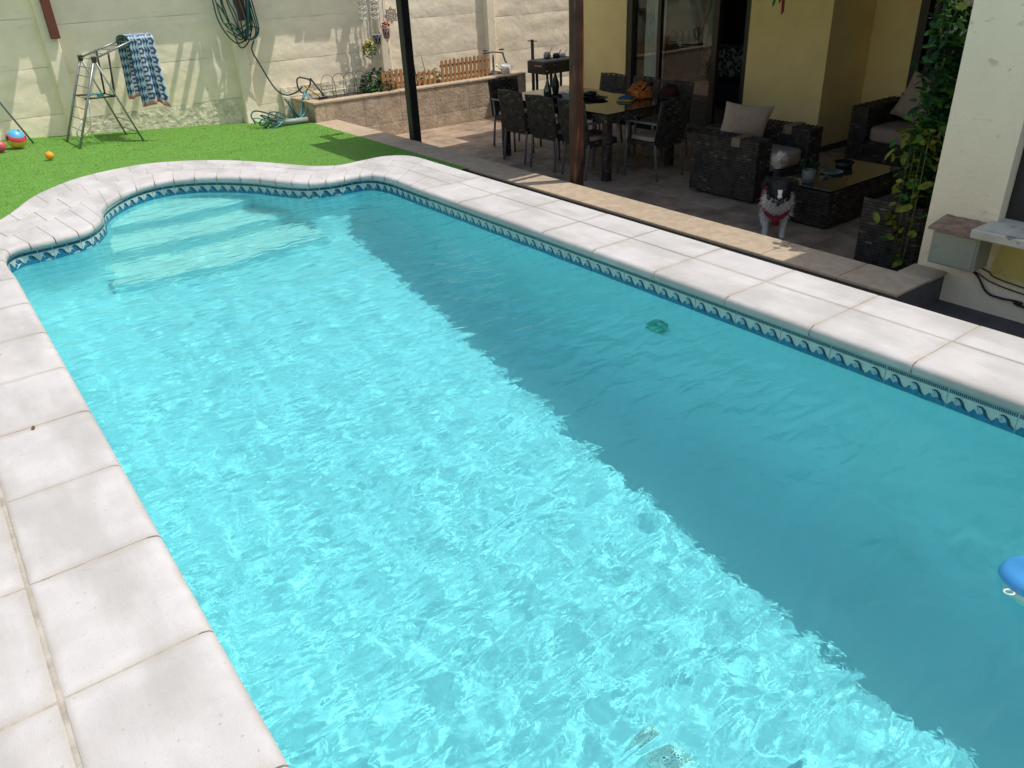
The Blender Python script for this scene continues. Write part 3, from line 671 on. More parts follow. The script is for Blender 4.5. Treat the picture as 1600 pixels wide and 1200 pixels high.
def cushion(b, x0, x1, y0, y1, z0, z1, mi=0):
    n = 8; vs = []; fs = []
    cx, cy_, cz = (x0+x1)/2, (y0+y1)/2, (z0+z1)/2
    S = [(math.copysign(1, math.sin(a))*abs(math.sin(a))**.35, math.copysign(1, math.cos(a))*abs(math.cos(a))**.35) for a in [2*PI*(k+.5)/32 for k in range(32)]]
    rings = [(0.0, 1), (.75, 1.0), (.96, .93), (1.0, .6), (1.0, 0), (1.0, -.6), (.96, -.93), (.75, -1), (0, -1)]
    for r, zz_ in rings:
        for sx, sy in S: vs.append((cx+(x1-x0)/2*r*sx, cy_+(y1-y0)/2*r*sy, cz+(z1-z0)/2*zz_*(1-.08*(1-r)*0)))
    m = 32; b.add(vs, [(i*m+k, (i+1)*m+k, (i+1)*m+(k+1) % m, i*m+(k+1) % m) for i in range(len(rings)-1) for k in range(m)], mi, True)
# dining chair, faces +Y
def make_chair():
    r = empty('dining_chair')
    legs = [(-.21, -.20, -.25), (.21, -.20, -.25), (-.215, .22, .23), (.215, .22, .23)]
    for x, y, yb in legs:
        q = MB(); top = .60 if y > 0 else .62
        q.tube([(x*1.02, yb, 0), (x, y, .40), (x, y if y > 0 else -.23, top)], .015, 6); q.obj('leg', M_alu, r)
    for s in (-1, 1): q = MB(); q.bbox(s*.215-.022, s*.215+.022, -.235, .245, .60, .622, .006); q.obj('armrest', M_alu, r)
    q = MB(); q.box(-.2, .2, -.21, .21, .385, .40); wbox(q, -.215, .215, -.215, .225, .35, .41, pu=.055, pv=.024); q.obj('seat', WK, r)
    q = MB(); cushion(q, -.195, .195, -.19, .21, .408, .455); q.obj('cushion', M_cush, r)
    q = MB(); a = math.radians(-9); Rm = Matrix.Rotation(-a, 4, 'X')
    wbox(q, -.225, .225, -.016, .016, 0, .44, pu=.05, pv=.024); q.v = [tuple((Matrix.Translation((0, -.215, .395)) @ Matrix.Rotation(math.radians(9), 4, 'X')) @ Vector(p)) for p in q.v]
    q.obj('backrest', WK, r)
    q = MB(); q.tube([(-.232, -.215, .40), (-.232, -.283, .84), (0, -.287, .848), (.232, -.283, .84), (.232, -.215, .40)], .011, 6); q.obj('back_frame', WK, r)
    return r
chair0 = make_chair(); GC = 'woven dining chairs round the glass table'
spots = [(6.17, 8.00, -PI/2, 'woven chair on the pool side of the table, nearest the black post'),
         (6.15, 7.43, -PI/2+.05, 'middle woven chair on the pool side of the table, between black and wooden posts'),
         (6.17, 6.86, -PI/2-.04, 'woven chair on the pool side of the table, half hidden by the wooden post'),
         (6.62, 6.30, .04, 'woven armchair at the near head of the table, closest to the wicker armchair'),
         (6.52, 8.72, PI, 'woven chair at the far head of the table, by the stone planter bed'),
         (7.36, 8.05, PI/2, 'woven chair on the house side of the table, farthest from the camera'),
         (7.38, 7.45, PI/2, 'woven chair on the house side of the table, beside the white curtain'),
         (7.36, 6.9, PI/2+.05, 'woven chair on the house side of the table, behind the orange bag')]
for i, (x, y, a, lb) in enumerate(spots):
    o = chair0 if i == 0 else copy_tree(chair0)
    o.location = (x, y, FL); o.rotation_euler = (0, 0, a); tag(o, lb, 'chair', GC)

tb = empty('dining_table', (6.58, 7.42, FL), label='long dark wicker dining table with a reflective glass top on the terrace', cat='table')
q = MB(); wbox(q, -.55, .55, -.98, 1.0, .64, .715, pu=.055, pv=.025); q.box(-.54, .54, -.97, .99, .64, .714); q.obj('apron', WK, tb)
q = MB(); q.bbox(-.56, .56, -.99, 1.01, .722, .73, .003); q.obj('glass_top', M_glass_t, tb)
for x in (-.5, .5):
    for y in (-.93, .95): q = MB(); wbox(q, x-.04, x+.04, y-.04, y+.04, 0, .64, 'fblr', pu=.04, pv=.02); q.obj('leg', WK, tb)

# armchair (faces -Y) and sofa
ac = empty('wicker_armchair', (6.93, 5.16, FL), label='large wicker armchair with taupe cushions, nearest the kerb beside the dining table', cat='armchair')
for nm, a, b in (('arm', -.52, -.30), ('arm', .30, .52)):
    q = MB(); wbox(q, a, b, -.41, .41, .03, .60); q.box(a+.01, b-.01, -.4, .4, .03, .595); q.obj(nm, WK, ac)
q = MB(); wbox(q, -.30, .30, .22, .42, .03, .63); q.box(-.29, .29, .23, .41, .03, .625); q.obj('backrest', WK, ac)
q = MB(); wbox(q, -.30, .30, -.38, .22, .03, .26, 'f'); q.box(-.3, .3, -.37, .22, .03, .26); q.obj('seat', WK, ac)
q = MB(); cushion(q, -.295, .295, -.395, .20, .262, .42); q.obj('cushion', M_cush, ac)
M_tray = mat('tray_wood', (.24, .17, .11), .5, .15, 20)
for a in (-.53, .29):
    q = MB(); q.bbox(a, a+.24, -.20, -.10, .604, .616, .003); q.box(a, a+.012, -.20, -.10, .53, .604); q.obj('arm_clip', M_tray, ac)
def pillow(loc, rot, s, label):
    n = 14; vs = []; q = MB()
    for sd in (1, -1):
        for j in range(n+1):
            for i in range(n+1):
                u, v = 2*i/n-1, 2*j/n-1; th = (max(0, (1-u**2))*max(0, (1-v**2)))**.42
                pin = 1-.10*(1-abs(u)**2)*(abs(v)**3)
                pin2 = 1-.10*(1-abs(v)**2)*(abs(u)**3)
                vs.append((u*s/2*pin2, sd*.075*th, v*s/2*pin))
    m = (n+1)**2
    fs = [(j*(n+1)+i, j*(n+1)+i+1, (j+1)*(n+1)+i+1, (j+1)*(n+1)+i) for j in range(n) for i in range(n)]
    q.add(vs, [f[::1] for f in fs]+[tuple(m+k for k in f[::-1]) for f in fs], 0, True)
    o = q.obj('cushion', M_cush); o.location = loc; o.rotation_euler = rot; return tag(o, label, 'cushion')
pillow((6.80, 5.24, FL+.63), (.25, .14, -.62), .50, 'taupe square cushion propped up in the wicker armchair by the kerb')
sf = empty('wicker_sofa', (8.98, 4.35, FL), label='dark wicker sofa with taupe cushions against the far house wall, behind the vine', cat='sofa')
for y0, y1 in ((.58, .78), (-.95, -.75)): q = MB(); wbox(q, -.42, .40, y0, y1, .03, .62); q.box(-.41, .39, y0+.01, y1-.01, .03, .615); q.obj('arm', WK, sf)
q = MB(); wbox(q, .22, .42, -.75, .58, .03, .70); q.box(.23, .41, -.74, .57, .03, .69); q.obj('backrest', WK, sf)
q = MB(); wbox(q, -.40, .22, -.75, .58, .03, .26, 'l'); q.box(-.39, .22, -.75, .58, .03, .26); q.obj('seat', WK, sf)
for y0, y1 in ((-.74, -.09), (-.08, .57)): q = MB(); cushion(q, -.42, .2, y0, y1, .262, .42); q.obj('cushion', M_cush, sf)
for k, y0 in enumerate((-.42, .24)):
    pillow((9.02, 4.35+y0, FL+.66), (.15, -.35, PI/2+.1), .50, ('taupe back cushion on the wicker sofa, the one nearer the house wing', 'taupe back cushion on the wicker sofa, the one nearer the dining table')[k])
# coffee table
ct = empty('coffee_table', (6.78, 4.08, FL), label='low dark wicker coffee table with a glass top behind the dog', cat='coffee table')
q = MB(); wbox(q, -.56, .56, -.27, .27, .02, .33, pu=.065, pv=.027); q.box(-.55, .55, -.26, .26, .02, .328); q.obj('body', WK, ct)
q = MB(); q.bbox(-.575, .575, -.285, .285, .345, .355, .003); q.obj('glass_top', M_glass_t, ct)
TZ = FL+.356
def leafcl(b, c, rad, n, size, mi=0, flat=1, seed=0, zs=1):
    R_ = random.Random(seed)
    for i in range(n):
        d = Vector((R_.gauss(0, 1), R_.gauss(0, 1), R_.gauss(0, 1)*zs)).normalized()*rad*R_.uniform(.5, 1)**.6
        p = Vector(c)+d; s = size*R_.uniform(.6, 1.3)
        q_ = Euler((R_.uniform(-.9, .9), R_.uniform(-.9, .9), R_.uniform(0, 6.28))).to_matrix()
        pts = [(-1, 0, 0), (-.45, .38, .06), (.35, .34, .05), (1, 0, -.12), (.35, -.34, .05), (-.45, -.38, .06)]
        b.add([p+q_ @ (Vector(v)*s) for v in pts], [(0, 1, 2, 3), (0, 3, 4, 5)], mi, True)
pp = empty('potted_plant', (6.34, 4.12, TZ), label='small green plant in a grey pot on the coffee table', cat='potted plant')
q = MB(); q.lathe([(.0, 0), (.05, 0), (.062, .11), (.056, .11), (.05, .09), (0, .09)], n=20); q.obj('pot', mat('grey_pot', (.24, .25, .24), .8, .1, 30), pp)
q = MB(); leafcl(q, (0, 0, .15), .09, 90, .022, seed=2, zs=.6); q.obj('foliage', M_leafd, pp)
M_clear = mat('clear_dish', (.10, .13, .14), .06, .1, 5, spec=1)
q = MB(); q.lathe([(0, .002), (.08, .002), (.10, .02), (.105, .02), (.085, 0), (0, 0)], n=24); o = q.obj('glass_dish', M_clear); o.location = (6.75, 4.15, TZ); tag(o, 'round glass dish lying on the coffee table beside the grey pot', 'dish')
q = MB(); q.lathe([(0, .01), (.06, .012), (.085, .055), (.09, .055), (.07, 0), (0, 0)], n=24); o = q.obj('dark_bowl', M_blackm); o.location = (7.02, 4.2, TZ); tag(o, 'small dark bowl at the far end of the coffee table', 'bowl')
q = MB(); q.bbox(-.05, .05, -.02, .02, 0, .012, .003); q.tube([(-.03, 0, .016), (.05, .0, .02)], .005, 6); o = q.obj('ashtray_tin', M_alu); o.location = (6.56, 4.1, TZ); tag(o, 'flat silver tin between the plant and the glass dish', 'tin')

# things on the dining table
TT = FL+.731
for x, y, lb in ((6.20, 7.66, 'dark long-necked bottle on the dining table, nearer the black post'), (6.62, 8.02, 'dark long-necked bottle on the dining table, half behind the wooden post')):
    q = MB(); q.lathe([(0, 0), (.035, 0), (.04, .02), (.048, .08), (.045, .13), (.022, .19), (.014, .23), (.013, .31), (.016, .312), (.016, .33), (0, .33)], n=18); o = q.obj('bottle', M_blackm if x > 6.5 else mat('bottle_glass', (.015, .018, .02), .08, .1, 4, spec=1)); o.location = (x, y, TT); tag(o, lb, 'bottle')
q = MB(); q.lathe([(0, .01), (.05, .012), (.08, .06), (.085, .06), (.06, 0), (0, 0)], n=20); o = q.obj('bowl', M_blackm); o.location = (6.30, 7.60, TT); tag(o, 'small dark bowl beside the bottle on the dining table', 'bowl')
q = MB(); q.bbox(-.11, .11, -.08, .08, 0, .08, .015); q.bbox(-.115, .115, -.085, .085, .081, .092, .004); o = q.obj('food_box', mat('cloudy_plastic', (.35, .38, .38), .25, .05, 8)); o.location = (6.42, 7.46, TT); tag(o, 'cloudy plastic food box on the dining table by the wooden post', 'box')
for k, (x, y, r_) in enumerate(((6.66, 7.42, .12), (6.62, 7.22, .11))):
    q = MB(); q.lathe([(0, .004), (r_*.6, .006), (r_, .02), (r_, .024), (r_*.6, 0), (0, 0)], n=26)
    if k == 0: q.lathe([(0, .02), (.07, .02), (.085, .06), (0, .075)], n=18)
    o = q.obj('plate', M_blackm); o.location = (x, y, TT); tag(o, ('dark plate with a covered dish right of the wooden post', 'empty dark plate on the dining table right of the wooden post')[k], 'plate')
bagm = mat('orange_print', (.50, .12, .02), .8, .2, 12, col2=(.60, .22, .03), contrast=(.48, .52), obj=True)
layer(bagm, 22, .56, .6, (.25, .02, .015), .9)
bg_ = empty('beach_bag', (7.02, 6.92, TT), rz=.5, label='orange and red patterned beach bag lying on the dining table', cat='bag')
def blob(b, c, r, sd, mi=0, amp=.2, n=14):
    vs = []
    for j in range(n//2+1):
        for i in range(n):
            th = PI*j/(n//2); ph = 2*PI*i/n; d = Vector((math.sin(th)*math.cos(ph), math.sin(th)*math.sin(ph), math.cos(th)))
            k = 1+amp*mnoise.noise(d*1.8+Vector((sd, 0, 0))); vs.append((c[0]+d.x*r[0]*k, c[1]+d.y*r[1]*k, max(c[2]+d.z*r[2]*k, .002)))
    b.add(vs, [(j*n+i, (j+1)*n+i, (j+1)*n+(i+1) % n, j*n+(i+1) % n) for j in range(n//2) for i in range(n)], mi, True)
q = MB(); blob(q, (0, 0, .06), (.20, .13, .11), 3, amp=.5, n=20); q.obj('bag_body', bagm, bg_)
q = MB(); q.tube([(-.12, -.05, .10), (-.14, -.10, .16), (0, -.13, .17), (.12, -.09, .12)], .012, 6); q.obj('strap', M_blackm, bg_)
q = MB(); blob(q, (0, 0, .05), (.12, .10, .09), 9, amp=.5, n=16); o = q.obj('dark_cloth', mat('maroon_cloth', (.05, .012, .012), .9, .2, 20)); o.location = (7.3, 6.72, TT); tag(o, 'crumpled maroon cloth beside the orange bag on the dining table', 'cloth')
q = MB(); q.bbox(-.13, .13, -.09, .09, 0, .022, .006); q.bbox(-.10, .06, -.07, .08, .023, .04, .006, 1); o = q.obj('folded_towels', [mat('yellow_cloth', (.45, .33, .05), .9, .1, 20), mat('blue_cloth', (.02, .10, .28), .9, .2, 20)]); o.location = (6.80, 6.93, TT); o.rotation_euler = (0, 0, .5); tag(o, 'folded blue and yellow cloths in front of the orange bag', 'cloth')

# pergola ----------------------------------------------------------
pg = empty('pergola', (5.6, 7.1, FL), label='flat pergola roof over the terrace carried by one black and one wooden post', cat='pergola')
q = MB(); q.bbox(4.895, 5.005, 8.665, 8.775, FL, 1.63, .008); o = under(q.obj('post', M_blackm), pg); tag(o, 'black square steel post')
q = MB(); vs = []; zs = np.linspace(FL, 1.63, 20); n = 16
for z in zs:
    for i in range(n): a = 2*PI*i/n; rr = .054+.004*mnoise.noise(Vector((math.cos(a), math.sin(a), z*1.4))); s_ = 1/max(abs(math.cos(a)), abs(math.sin(a)))**.55; vs.append((4.95+rr*s_*math.cos(a), 5.70+rr*s_*math.sin(a), z))
q.add(vs, [(j*n+i, j*n+(i+1) % n, (j+1)*n+(i+1) % n, (j+1)*n+i) for j in range(19) for i in range(n)], 0, True); o = under(q.obj('post', M_wood), pg); tag(o, 'reddish stained wooden post')
q = MB(); q.bbox(4.86, 5.0, 5.50, 8.80, 1.631, 1.74, .006); under(q.obj('beam', M_wood), pg)
for y in (5.70, 6.8, 7.8, 8.72): q = MB(); q.bbox(4.74, 7.7, y-.04, y+.04, 1.742, 1.80, .004); under(q.obj('rafter', M_wood), pg)
q = MB(); q.box(4.74, 7.7, 5.71, 8.79, 1.802, 1.82); under(q.obj('roof_sheet', M_blackm), pg)
q = MB(); q.bbox(5.0, 6.6, 5.57, 5.62, 1.66, 1.73, .004); under(q.obj('tie_beam', M_wood), pg)
q = MB(); q.bbox(5.02, 5.10, 8.80, 9.22, 1.65, 1.73, .004); q.bbox(5.10, 5.3, 9.12, 9.22, 1.65, 1.73, .004); under(q.obj('rafter', M_wood), pg)

# meter box, wires on the wing ------------------------------------------------
M_gbox = mat('grey_green_metal', (.30, .32, .25), .6, .06, 5); layer(M_gbox, 8, .62, .7, (.2, .19, .14), .5)
bx_ = empty('meter_box', (4.98, 2.12, -.05), label='grey green wall box with a crumbling brown cap, beside the window sill', cat='meter box')
q = MB(); q.bbox(-.08, .098, -.145, .14, -.115, .10, .004); q.obj('case', M_gbox, bx_)
q = MB(); q.bbox(-.085, -.081, -.13, .125, -.105, .09, .002); q.obj('door', M_gbox, bx_)
q = MB(); q.bbox(-.088, -.080, -.152, -.138, .0, .012, .002); q.obj('catch', M_alu, bx_)
M_cap = mat('crumbling_brick', (.26, .17, .12), .95, .3, 18, bump=.01, bscale=50)
q = MB(); vs = []
for i in range(13):
    y = -.17+.33*i/12+.0; jx = random.uniform(-.006, .006)
    for x, z in ((-.115+jx, .104), (-.115+jx, .122), (0, .138), (.098, .15), (.098, .104)): vs.append((x, y, z+random.uniform(-.003, .003)))
q.add(vs, [(i*5+a, i*5+(a+1) % 5, (i+1)*5+(a+1) % 5, (i+1)*5+a) for i in range(12) for a in range(5)]+[(0, 1, 2, 3, 4)[::-1], tuple(60+a for a in range(5))]); q.obj('cap', M_cap, bx_)
for k, (pts, lb) in enumerate((([(5.055, 2.0, -.175), (5.06, 1.95, -.19), (5.06, 1.74, -.235), (5.06, .4, -.30), (5.06, -2, -.3)], 'uppermost thin black cable running along the yellow wall base below the sill'),
                              ([(5.055, 2.08, -.17), (5.06, 2.0, -.22), (5.06, 1.72, -.275), (5.06, .4, -.34), (5.06, -2, -.34)], 'middle thin black cable clipped to the wall below the window sill'),
                              ([(4.97, 2.12, -.17), (5.03, 2.08, -.19), (5.06, 2.01, -.23), (5.06, 1.93, -.32), (5.06, 1.84, -.335), (5.06, 1.72, -.33), (5.06, 1.4, -.36), (5.06, -2, -.38)], 'thick black cable sagging below the meter box along the wall'))):
    q = MB(); q.tube([tuple(p) for p in crom(pts, 6)], .004 if k < 2 else .0075, 6)
    o = q.obj('cable', M_blackm); c = Vector(pts[0]); o.data.transform(Matrix.Translation(-c)); o.location = c; tag(o, lb, 'cable')

# BBQ -------------------------------------------------------------
bq = empty('barbecue', (8.45, 10.35, FL), label='black steel charcoal barbecue trolley in the far terrace corner', cat='barbecue')
q = MB(); q.bbox(-.30, .42, -.22, .22, .62, .80, .008); q.obj('fire_box', M_blackm, bq)
for x in (-.14, .36):
    for y in (-.18, .18): q = MB(); q.tube([(x, y, 0), (x, y, .63)], .022, 8); q.obj('leg', M_blackm, bq)
q = MB(); q.tube([(-.2, .2, .0), (-.2, .2, 1.1)], .025, 8); q.tube([(-.29, .2, 1.09), (-.11, .2, 1.07)], .008, 6); q.obj('upright', M_blackm, bq)
q = MB(); [q.tube([(-.28+.035*i, -.20, .81), (-.28+.035*i, .20, .81)], .004, 5) for i in range(20)]; q.obj('grill', M_alu, bq)
q = MB(); q.bbox(-.312, -.30, -.16, .02, .73, .75, .003); q.obj('handle', M_pine, bq)
for k, (x, y, hgt, m_, lb) in enumerate(((-.05, .02, .10, M_alu, 'silver kettle standing on the barbecue grill'), (.28, .05, .06, M_white, 'white dish on the right of the barbecue grill'), (.12, 0, .07, M_blackm, 'black pan on the middle of the barbecue grill'))):
    q = MB(); q.lathe([(0, 0), (.055, 0), (.06, hgt*.6), (.04, hgt), (0, hgt)], n=16); q.tube([(.05, 0, hgt*.7), (.10, 0, hgt*1.6)], .006, 6)
    o = q.obj(('kettle', 'dish', 'pan')[k], m_); o.location = (8.45+x, 10.35+y, FL+.815); tag(o, lb, ('kettle', 'dish', 'pan')[k])
# clothes airer ----------------------------------------------------
ar = empty('clothes_airer', (1.85, 10.75, zg(1.85)), label='folding silver metal clothes airer with rungs standing on the lawn', cat='clothes airer')
def T(name, pts, r=.011, m=M_alu, n=7): q = MB(); q.tube(pts, r, n); return under(q.obj(name, m), ar)
F1, R1, F2, R2 = (1.49, 10.42, zg(1.49)), (1.46, 11.02, zg(1.46)), (2.24, 10.65, zg(2.24)), (2.18, 11.22, zg(2.18))
AF, AR, EF, ER = (1.91, 10.5, .83), (1.87, 11.05, .82), (2.42, 10.55, 1.0), (2.41, 11.1, .98)
lerp = lambda a, b, t: tuple(a[i]*(1-t)+b[i]*t for i in range(3))
T('leg', [F1, AF], .014); T('leg', [R1, AR], .014); T('leg', [AF, F2], .011); T('leg', [AR, R2], .011)
for t_ in (.08, .2, .32, .44, .56, .68, .8, .9): T('rung', [lerp(F1, AF, t_), lerp(R1, AR, t_)], .005)
T('wing_rail', [AF, EF], .011); T('wing_rail', [AR, ER], .011)
for t_ in (0, .25, .45, .65, .85, 1): T('rung', [lerp(AF, EF, t_), lerp(AR, ER, t_)], .005)
pf, pr, qf, qr = (1.70, 10.48, .43), (1.68, 11.03, .42), (2.04, 10.58, .41), (2.04, 11.12, .39)
T('shelf_rail', [pf, qf], .010, M_frame); T('shelf_rail', [pr, qr], .010, M_frame); T('shelf_rail', [qf, qr], .008, M_frame)
T('strut', [qf, (2.09, 10.55, .90)], .011, M_frame); T('strut', [qr, (2.07, 11.08, .89)], .011, M_frame)
for t_ in (.12, .25): T('rung', [lerp(F2, AF, t_), lerp(R2, AR, t_)], .005)
T('loop_handle', [tuple(p) for p in crom([(1.60, 10.46, .20), (1.52, 10.5, .08), (1.58, 10.7, 0), (1.68, 10.52, .12), (1.74, 10.48, .42)], 6)], .008, M_white)
for p in (AF, AR): q = MB(); q.bbox(p[0]-.025, p[0]+.025, p[1]-.02, p[1]+.02, p[2]-.03, p[2]+.03, .006); under(q.obj('joint', M_frame), ar)
q = MB(); q.bbox(-.05, .05, -.02, .02, 0, .012, .004); q.bbox(.03, .09, -.04, .01, -.03, .02, .006); o = q.obj('clothes_peg_bag', mat('teal_plastic', (.02, .25, .25), .4, .1, 20)); o.location = (1.85, 10.75, .43); tag(o, 'small teal plastic clip lying across the airer shelf', 'clip')
# towel
tm_ = mat('towel_print', (.5, .52, .55), .95, .03, 20); t = tm_.node_tree; N = t.nodes; L = t.links; b_ = N['Principled BSDF']
uv = N.new('ShaderNodeUVMap'); sp = N.new('ShaderNodeSeparateXYZ'); L.new(uv.outputs[0], sp.inputs[0])
def mth(op, a, b=None, c=None):
    n_ = N.new('ShaderNodeMath'); n_.operation = op
    for i, v in enumerate((a, b, c)):
        if v is None: continue
        if isinstance(v, (int, float)): n_.inputs[i].default_value = v
        else: L.new(v, n_.inputs[i])
    return n_.outputs[0]
U_, V_ = sp.outputs[0], sp.outputs[1]
fv = mth('FRACT', mth('MULTIPLY', V_, 18)); fu = mth('FRACT', mth('MULTIPLY', U_, 9)); band = mth('FLOOR', mth('MULTIPLY', U_, 9))
tri = mth('ABSOLUTE', mth('SUBTRACT', mth('MULTIPLY', fv, 2), 1)); isn = mth('GREATER_THAN', tri, fu)
alt = mth('MODULO', band, 2); fv2 = mth('FRACT', mth('MULTIPLY', V_, 36)); dots = mth('GREATER_THAN', mth('ABSOLUTE', mth('SUBTRACT', fv2, .5)), .22)
m1 = N.new('ShaderNodeMix'); m1.data_type = 'RGBA'; L.new(isn, m1.inputs[0]); m1.inputs[6].default_value = (.38, .50, .60, 1); m1.inputs[7].default_value = (.02, .075, .15, 1)
m2 = N.new('ShaderNodeMix'); m2.data_type = 'RGBA'; L.new(dots, m2.inputs[0]); m2.inputs[6].default_value = (.05, .07, .12, 1); m2.inputs[7].default_value = (.42, .45, .50, 1)
third = mth('GREATER_THAN', mth('ABSOLUTE', mth('SUBTRACT', mth('MODULO', band, 4), 3)), .5)
m3 = N.new('ShaderNodeMix'); m3.data_type = 'RGBA'; L.new(third, m3.inputs[0]); L.new(m2.outputs[2], m3.inputs[6]); L.new(m1.outputs[2], m3.inputs[7])
hem = mth('GREATER_THAN', mth('ABSOLUTE', mth('SUBTRACT', V_, .5)), .475)
m4 = N.new('ShaderNodeMix'); m4.data_type = 'RGBA'; L.new(hem, m4.inputs[0]); L.new(m3.outputs[2], m4.inputs[6]); m4.inputs[7].default_value = (.55, .25, .22, 1); L.new(m4.outputs[2], b_.inputs['Base Color'])
q = MB(); nu, nv = 40, 60; vs = []; uvs = []
for j in range(nv+1):
    v = j/nv
    for i in range(nu+1):
        u = i/nu
        # runs up the front, over both rails, down the back
        if v < .42: s = v/.42; y = 10.50+.03*s; z = .27+(1.02-.27)*s; gath = 1-s
        elif v < .58: s = (v-.42)/.16; y = 10.52+.60*s; z = 1.02+.03*math.sin(s*PI)-.02*s; gath = 0
        else: s = (v-.58)/.42; y = 11.13+.02*s; z = 1.0-.70*s; gath = s
        x = 2.33+.28*u
        fold = .035*math.sin(u*11+.6*math.sin(v*5))*(.25+.75*gath)+.018*math.sin(u*23+v*4)*gath
        x += .03*gath*(u-.5)+.015*math.sin(u*11+1.5)*gath-.02*gath
        y += fold*(1 if v < .5 else -1)
        z -= .03*gath*math.sin(u*7+1)*(1 if u > .5 else .4)
        if u > .62 and v < .42: y -= .05*gath*math.sin((u-.62)/.38*PI); 
        vs.append((x, y, z)); uvs.append((u, v))
q.add(vs, [(j*(nu+1)+i, j*(nu+1)+i+1, (j+1)*(nu+1)+i+1, (j+1)*(nu+1)+i) for j in range(nv) for i in range(nu)], 0, True)
tw = q.obj('beach_towel', tm_); lay = tw.data.uv_layers.new(name='UVMap')
for lp in tw.data.loops: lay.data[lp.index].uv = uvs[lp.vertex_index]
sd_ = tw.modifiers.new('thickness', 'SOLIDIFY'); sd_.thickness = .007
c = Vector((2.47, 10.8, 1.0)); tw.data.transform(Matrix.Translation(-c)); tw.location = c
tag(tw, 'navy, light blue and white zigzag patterned towel draped over the end of the airer', 'towel')

# pole, balls ------------------------------------------------------
q = MB(); q.tube([(1.12, 11.1, zg(1.1)), (.95, 11.0, .34), (.6, 10.7, 1.2)], .011, 8); o = q.obj('leaning_pole', mat('grey_blue_pole', (.16, .18, .24), .4, .1, 10)); c = Vector((1.12, 11.1, zg(1.1))); o.data.transform(Matrix.Translation(-c)); o.location = c
tag(o, 'thin grey blue pole slanting up from the lawn at the left edge', 'pole')
M_ball = mat('ball_print', (.75, .50, .06), .35, .05, 5, obj=True); 
def ballcol(N, L, prev):
    tc = N.new('ShaderNodeTexCoord'); sp = N.new('ShaderNodeSeparateXYZ'); L.new(tc.outputs['Object'], sp.inputs[0])
    def gt(s, v, invert=False):
        n_ = N.new('ShaderNodeMath'); n_.operation = 'LESS_THAN' if invert else 'GREATER_THAN'; L.new(s, n_.inputs[0]); n_.inputs[1].default_value = v; return n_.outputs[0]
    def mx(f, a, col):
        m_ = N.new('ShaderNodeMix'); m_.data_type = 'RGBA'; L.new(f, m_.inputs[0]); L.new(a, m_.inputs[6]); m_.inputs[7].default_value = (*col, 1); return m_.outputs[2]
    a = mx(gt(sp.outputs[2], .015), prev, (.80, .08, .12)); a = mx(gt(sp.outputs[2], .062), a, (.10, .42, .65))
    vo = N.new('ShaderNodeTexVoronoi'); vo.inputs['Scale'].default_value = 9; L.new(tc.outputs['Object'], vo.inputs['Vector']); a = mx(gt(vo.outputs['Distance'], .26, True), a, (.015, .015, .02)); return a
mixin(M_ball, ballcol)
for nm, (x, y), r_, m_, lb in (('ball', (.93, 10.80), .105, M_ball, 'big ball with blue, pink and yellow bands and black spots on the lawn'),
                               ('ball', (.74, 10.62), .06, mat('pink_vinyl', (.55, .09, .12), .4, .1, 8), 'small pinkish red ball against the big spotted one'),
                               ('ball', (1.10, 9.84), .043, mat('orange_vinyl', (.85, .33, .02), .5, .1, 8), 'little orange yellow ball alone on the lawn')):
    q = MB(); q.lathe([(r_*math.sin(PI*k/16), -r_*math.cos(PI*k/16)) for k in range(17)], n=28); o = q.obj(nm, m_); o.location = (x, y, zg(x)+r_+.008); o.rotation_euler = (.4, -.3, 1.0); tag(o, lb, 'ball')

# hose on the pilaster, reel and tools ------------------------------
hs = empty('hanging_hose', (3.95, 11.42, 1.2), label='dark green garden hose coiled over a bracket on the wall pilaster', cat='hose')
def H(name, pts, r, m, par, n=7, k=8): q = MB(); q.tube([tuple(p) for p in crom(pts, k)], r, n); return under(q.obj(name, m), par)
R_ = random.Random(4)
for i in range(9):
    x0 = 3.70+.035*i+R_.uniform(-.02, .02); x1 = 4.16-.012*i+R_.uniform(-.02, .02); zb = R_.uniform(.66, .98); y = 11.40-.012*i
    H('coil', [(x0, y, 1.75), (x0-.02, y, 1.35), (x0+.0+R_.uniform(0, .04), y-.02, zb+.25), ((x0+x1)/2-.05, y-.03, zb), (x1-.05, y-.02, zb+.12), (x1, y, zb+.4), (x1, y, 1.35), (x1-.05, y, 1.75)], .0085, (M_hosed, M_hosed, M_hose)[i % 3], hs)
for i in range(3): H('coil', [(4.06+.03*i, 11.38, 1.72), (4.12+.03*i, 11.36, 1.2), (4.14+.02*i, 11.34, .9), (4.02, 11.33, .82), (3.85, 11.34, .92+.05*i), (3.74, 11.36, 1.05), (3.70, 11.38, 1.3)], .009, M_hose, hs)
H('coil', [(3.76, 11.35, .95), (3.86, 11.33, .88), (3.98, 11.33, .93), (4.08, 11.34, .98), (4.2, 11.34, .94)], .008, M_hosed, hs)
H('hose_end', [(4.10, 11.36, .80), (4.05, 11.36, .68), (4.12, 11.36, .5), (4.28, 11.38, .17), (4.42, 11.36, .06), (4.55, 11.28, .09), (4.63, 11.22, .16)], .010, M_hosed, hs)
q = MB(); q.tube([(3.93, 11.46, 1.66), (3.93, 11.30, 1.68)], .02, 8); under(q.obj('bracket', M_brown), hs)
rl = empty('hose_reel', (4.2, 10.9, G), label='teal hose reel cart lying on its side with tangled hose beside the planter end', cat='hose reel')
H('handle', [(4.60, 11.20, .29), (4.55, 11.19, .26), (4.55, 11.19, .15), (4.61, 11.18, .08), (4.71, 11.17, .16), (4.73, 11.18, .24), (4.60, 11.20, .29)], .011, M_hosed, rl)
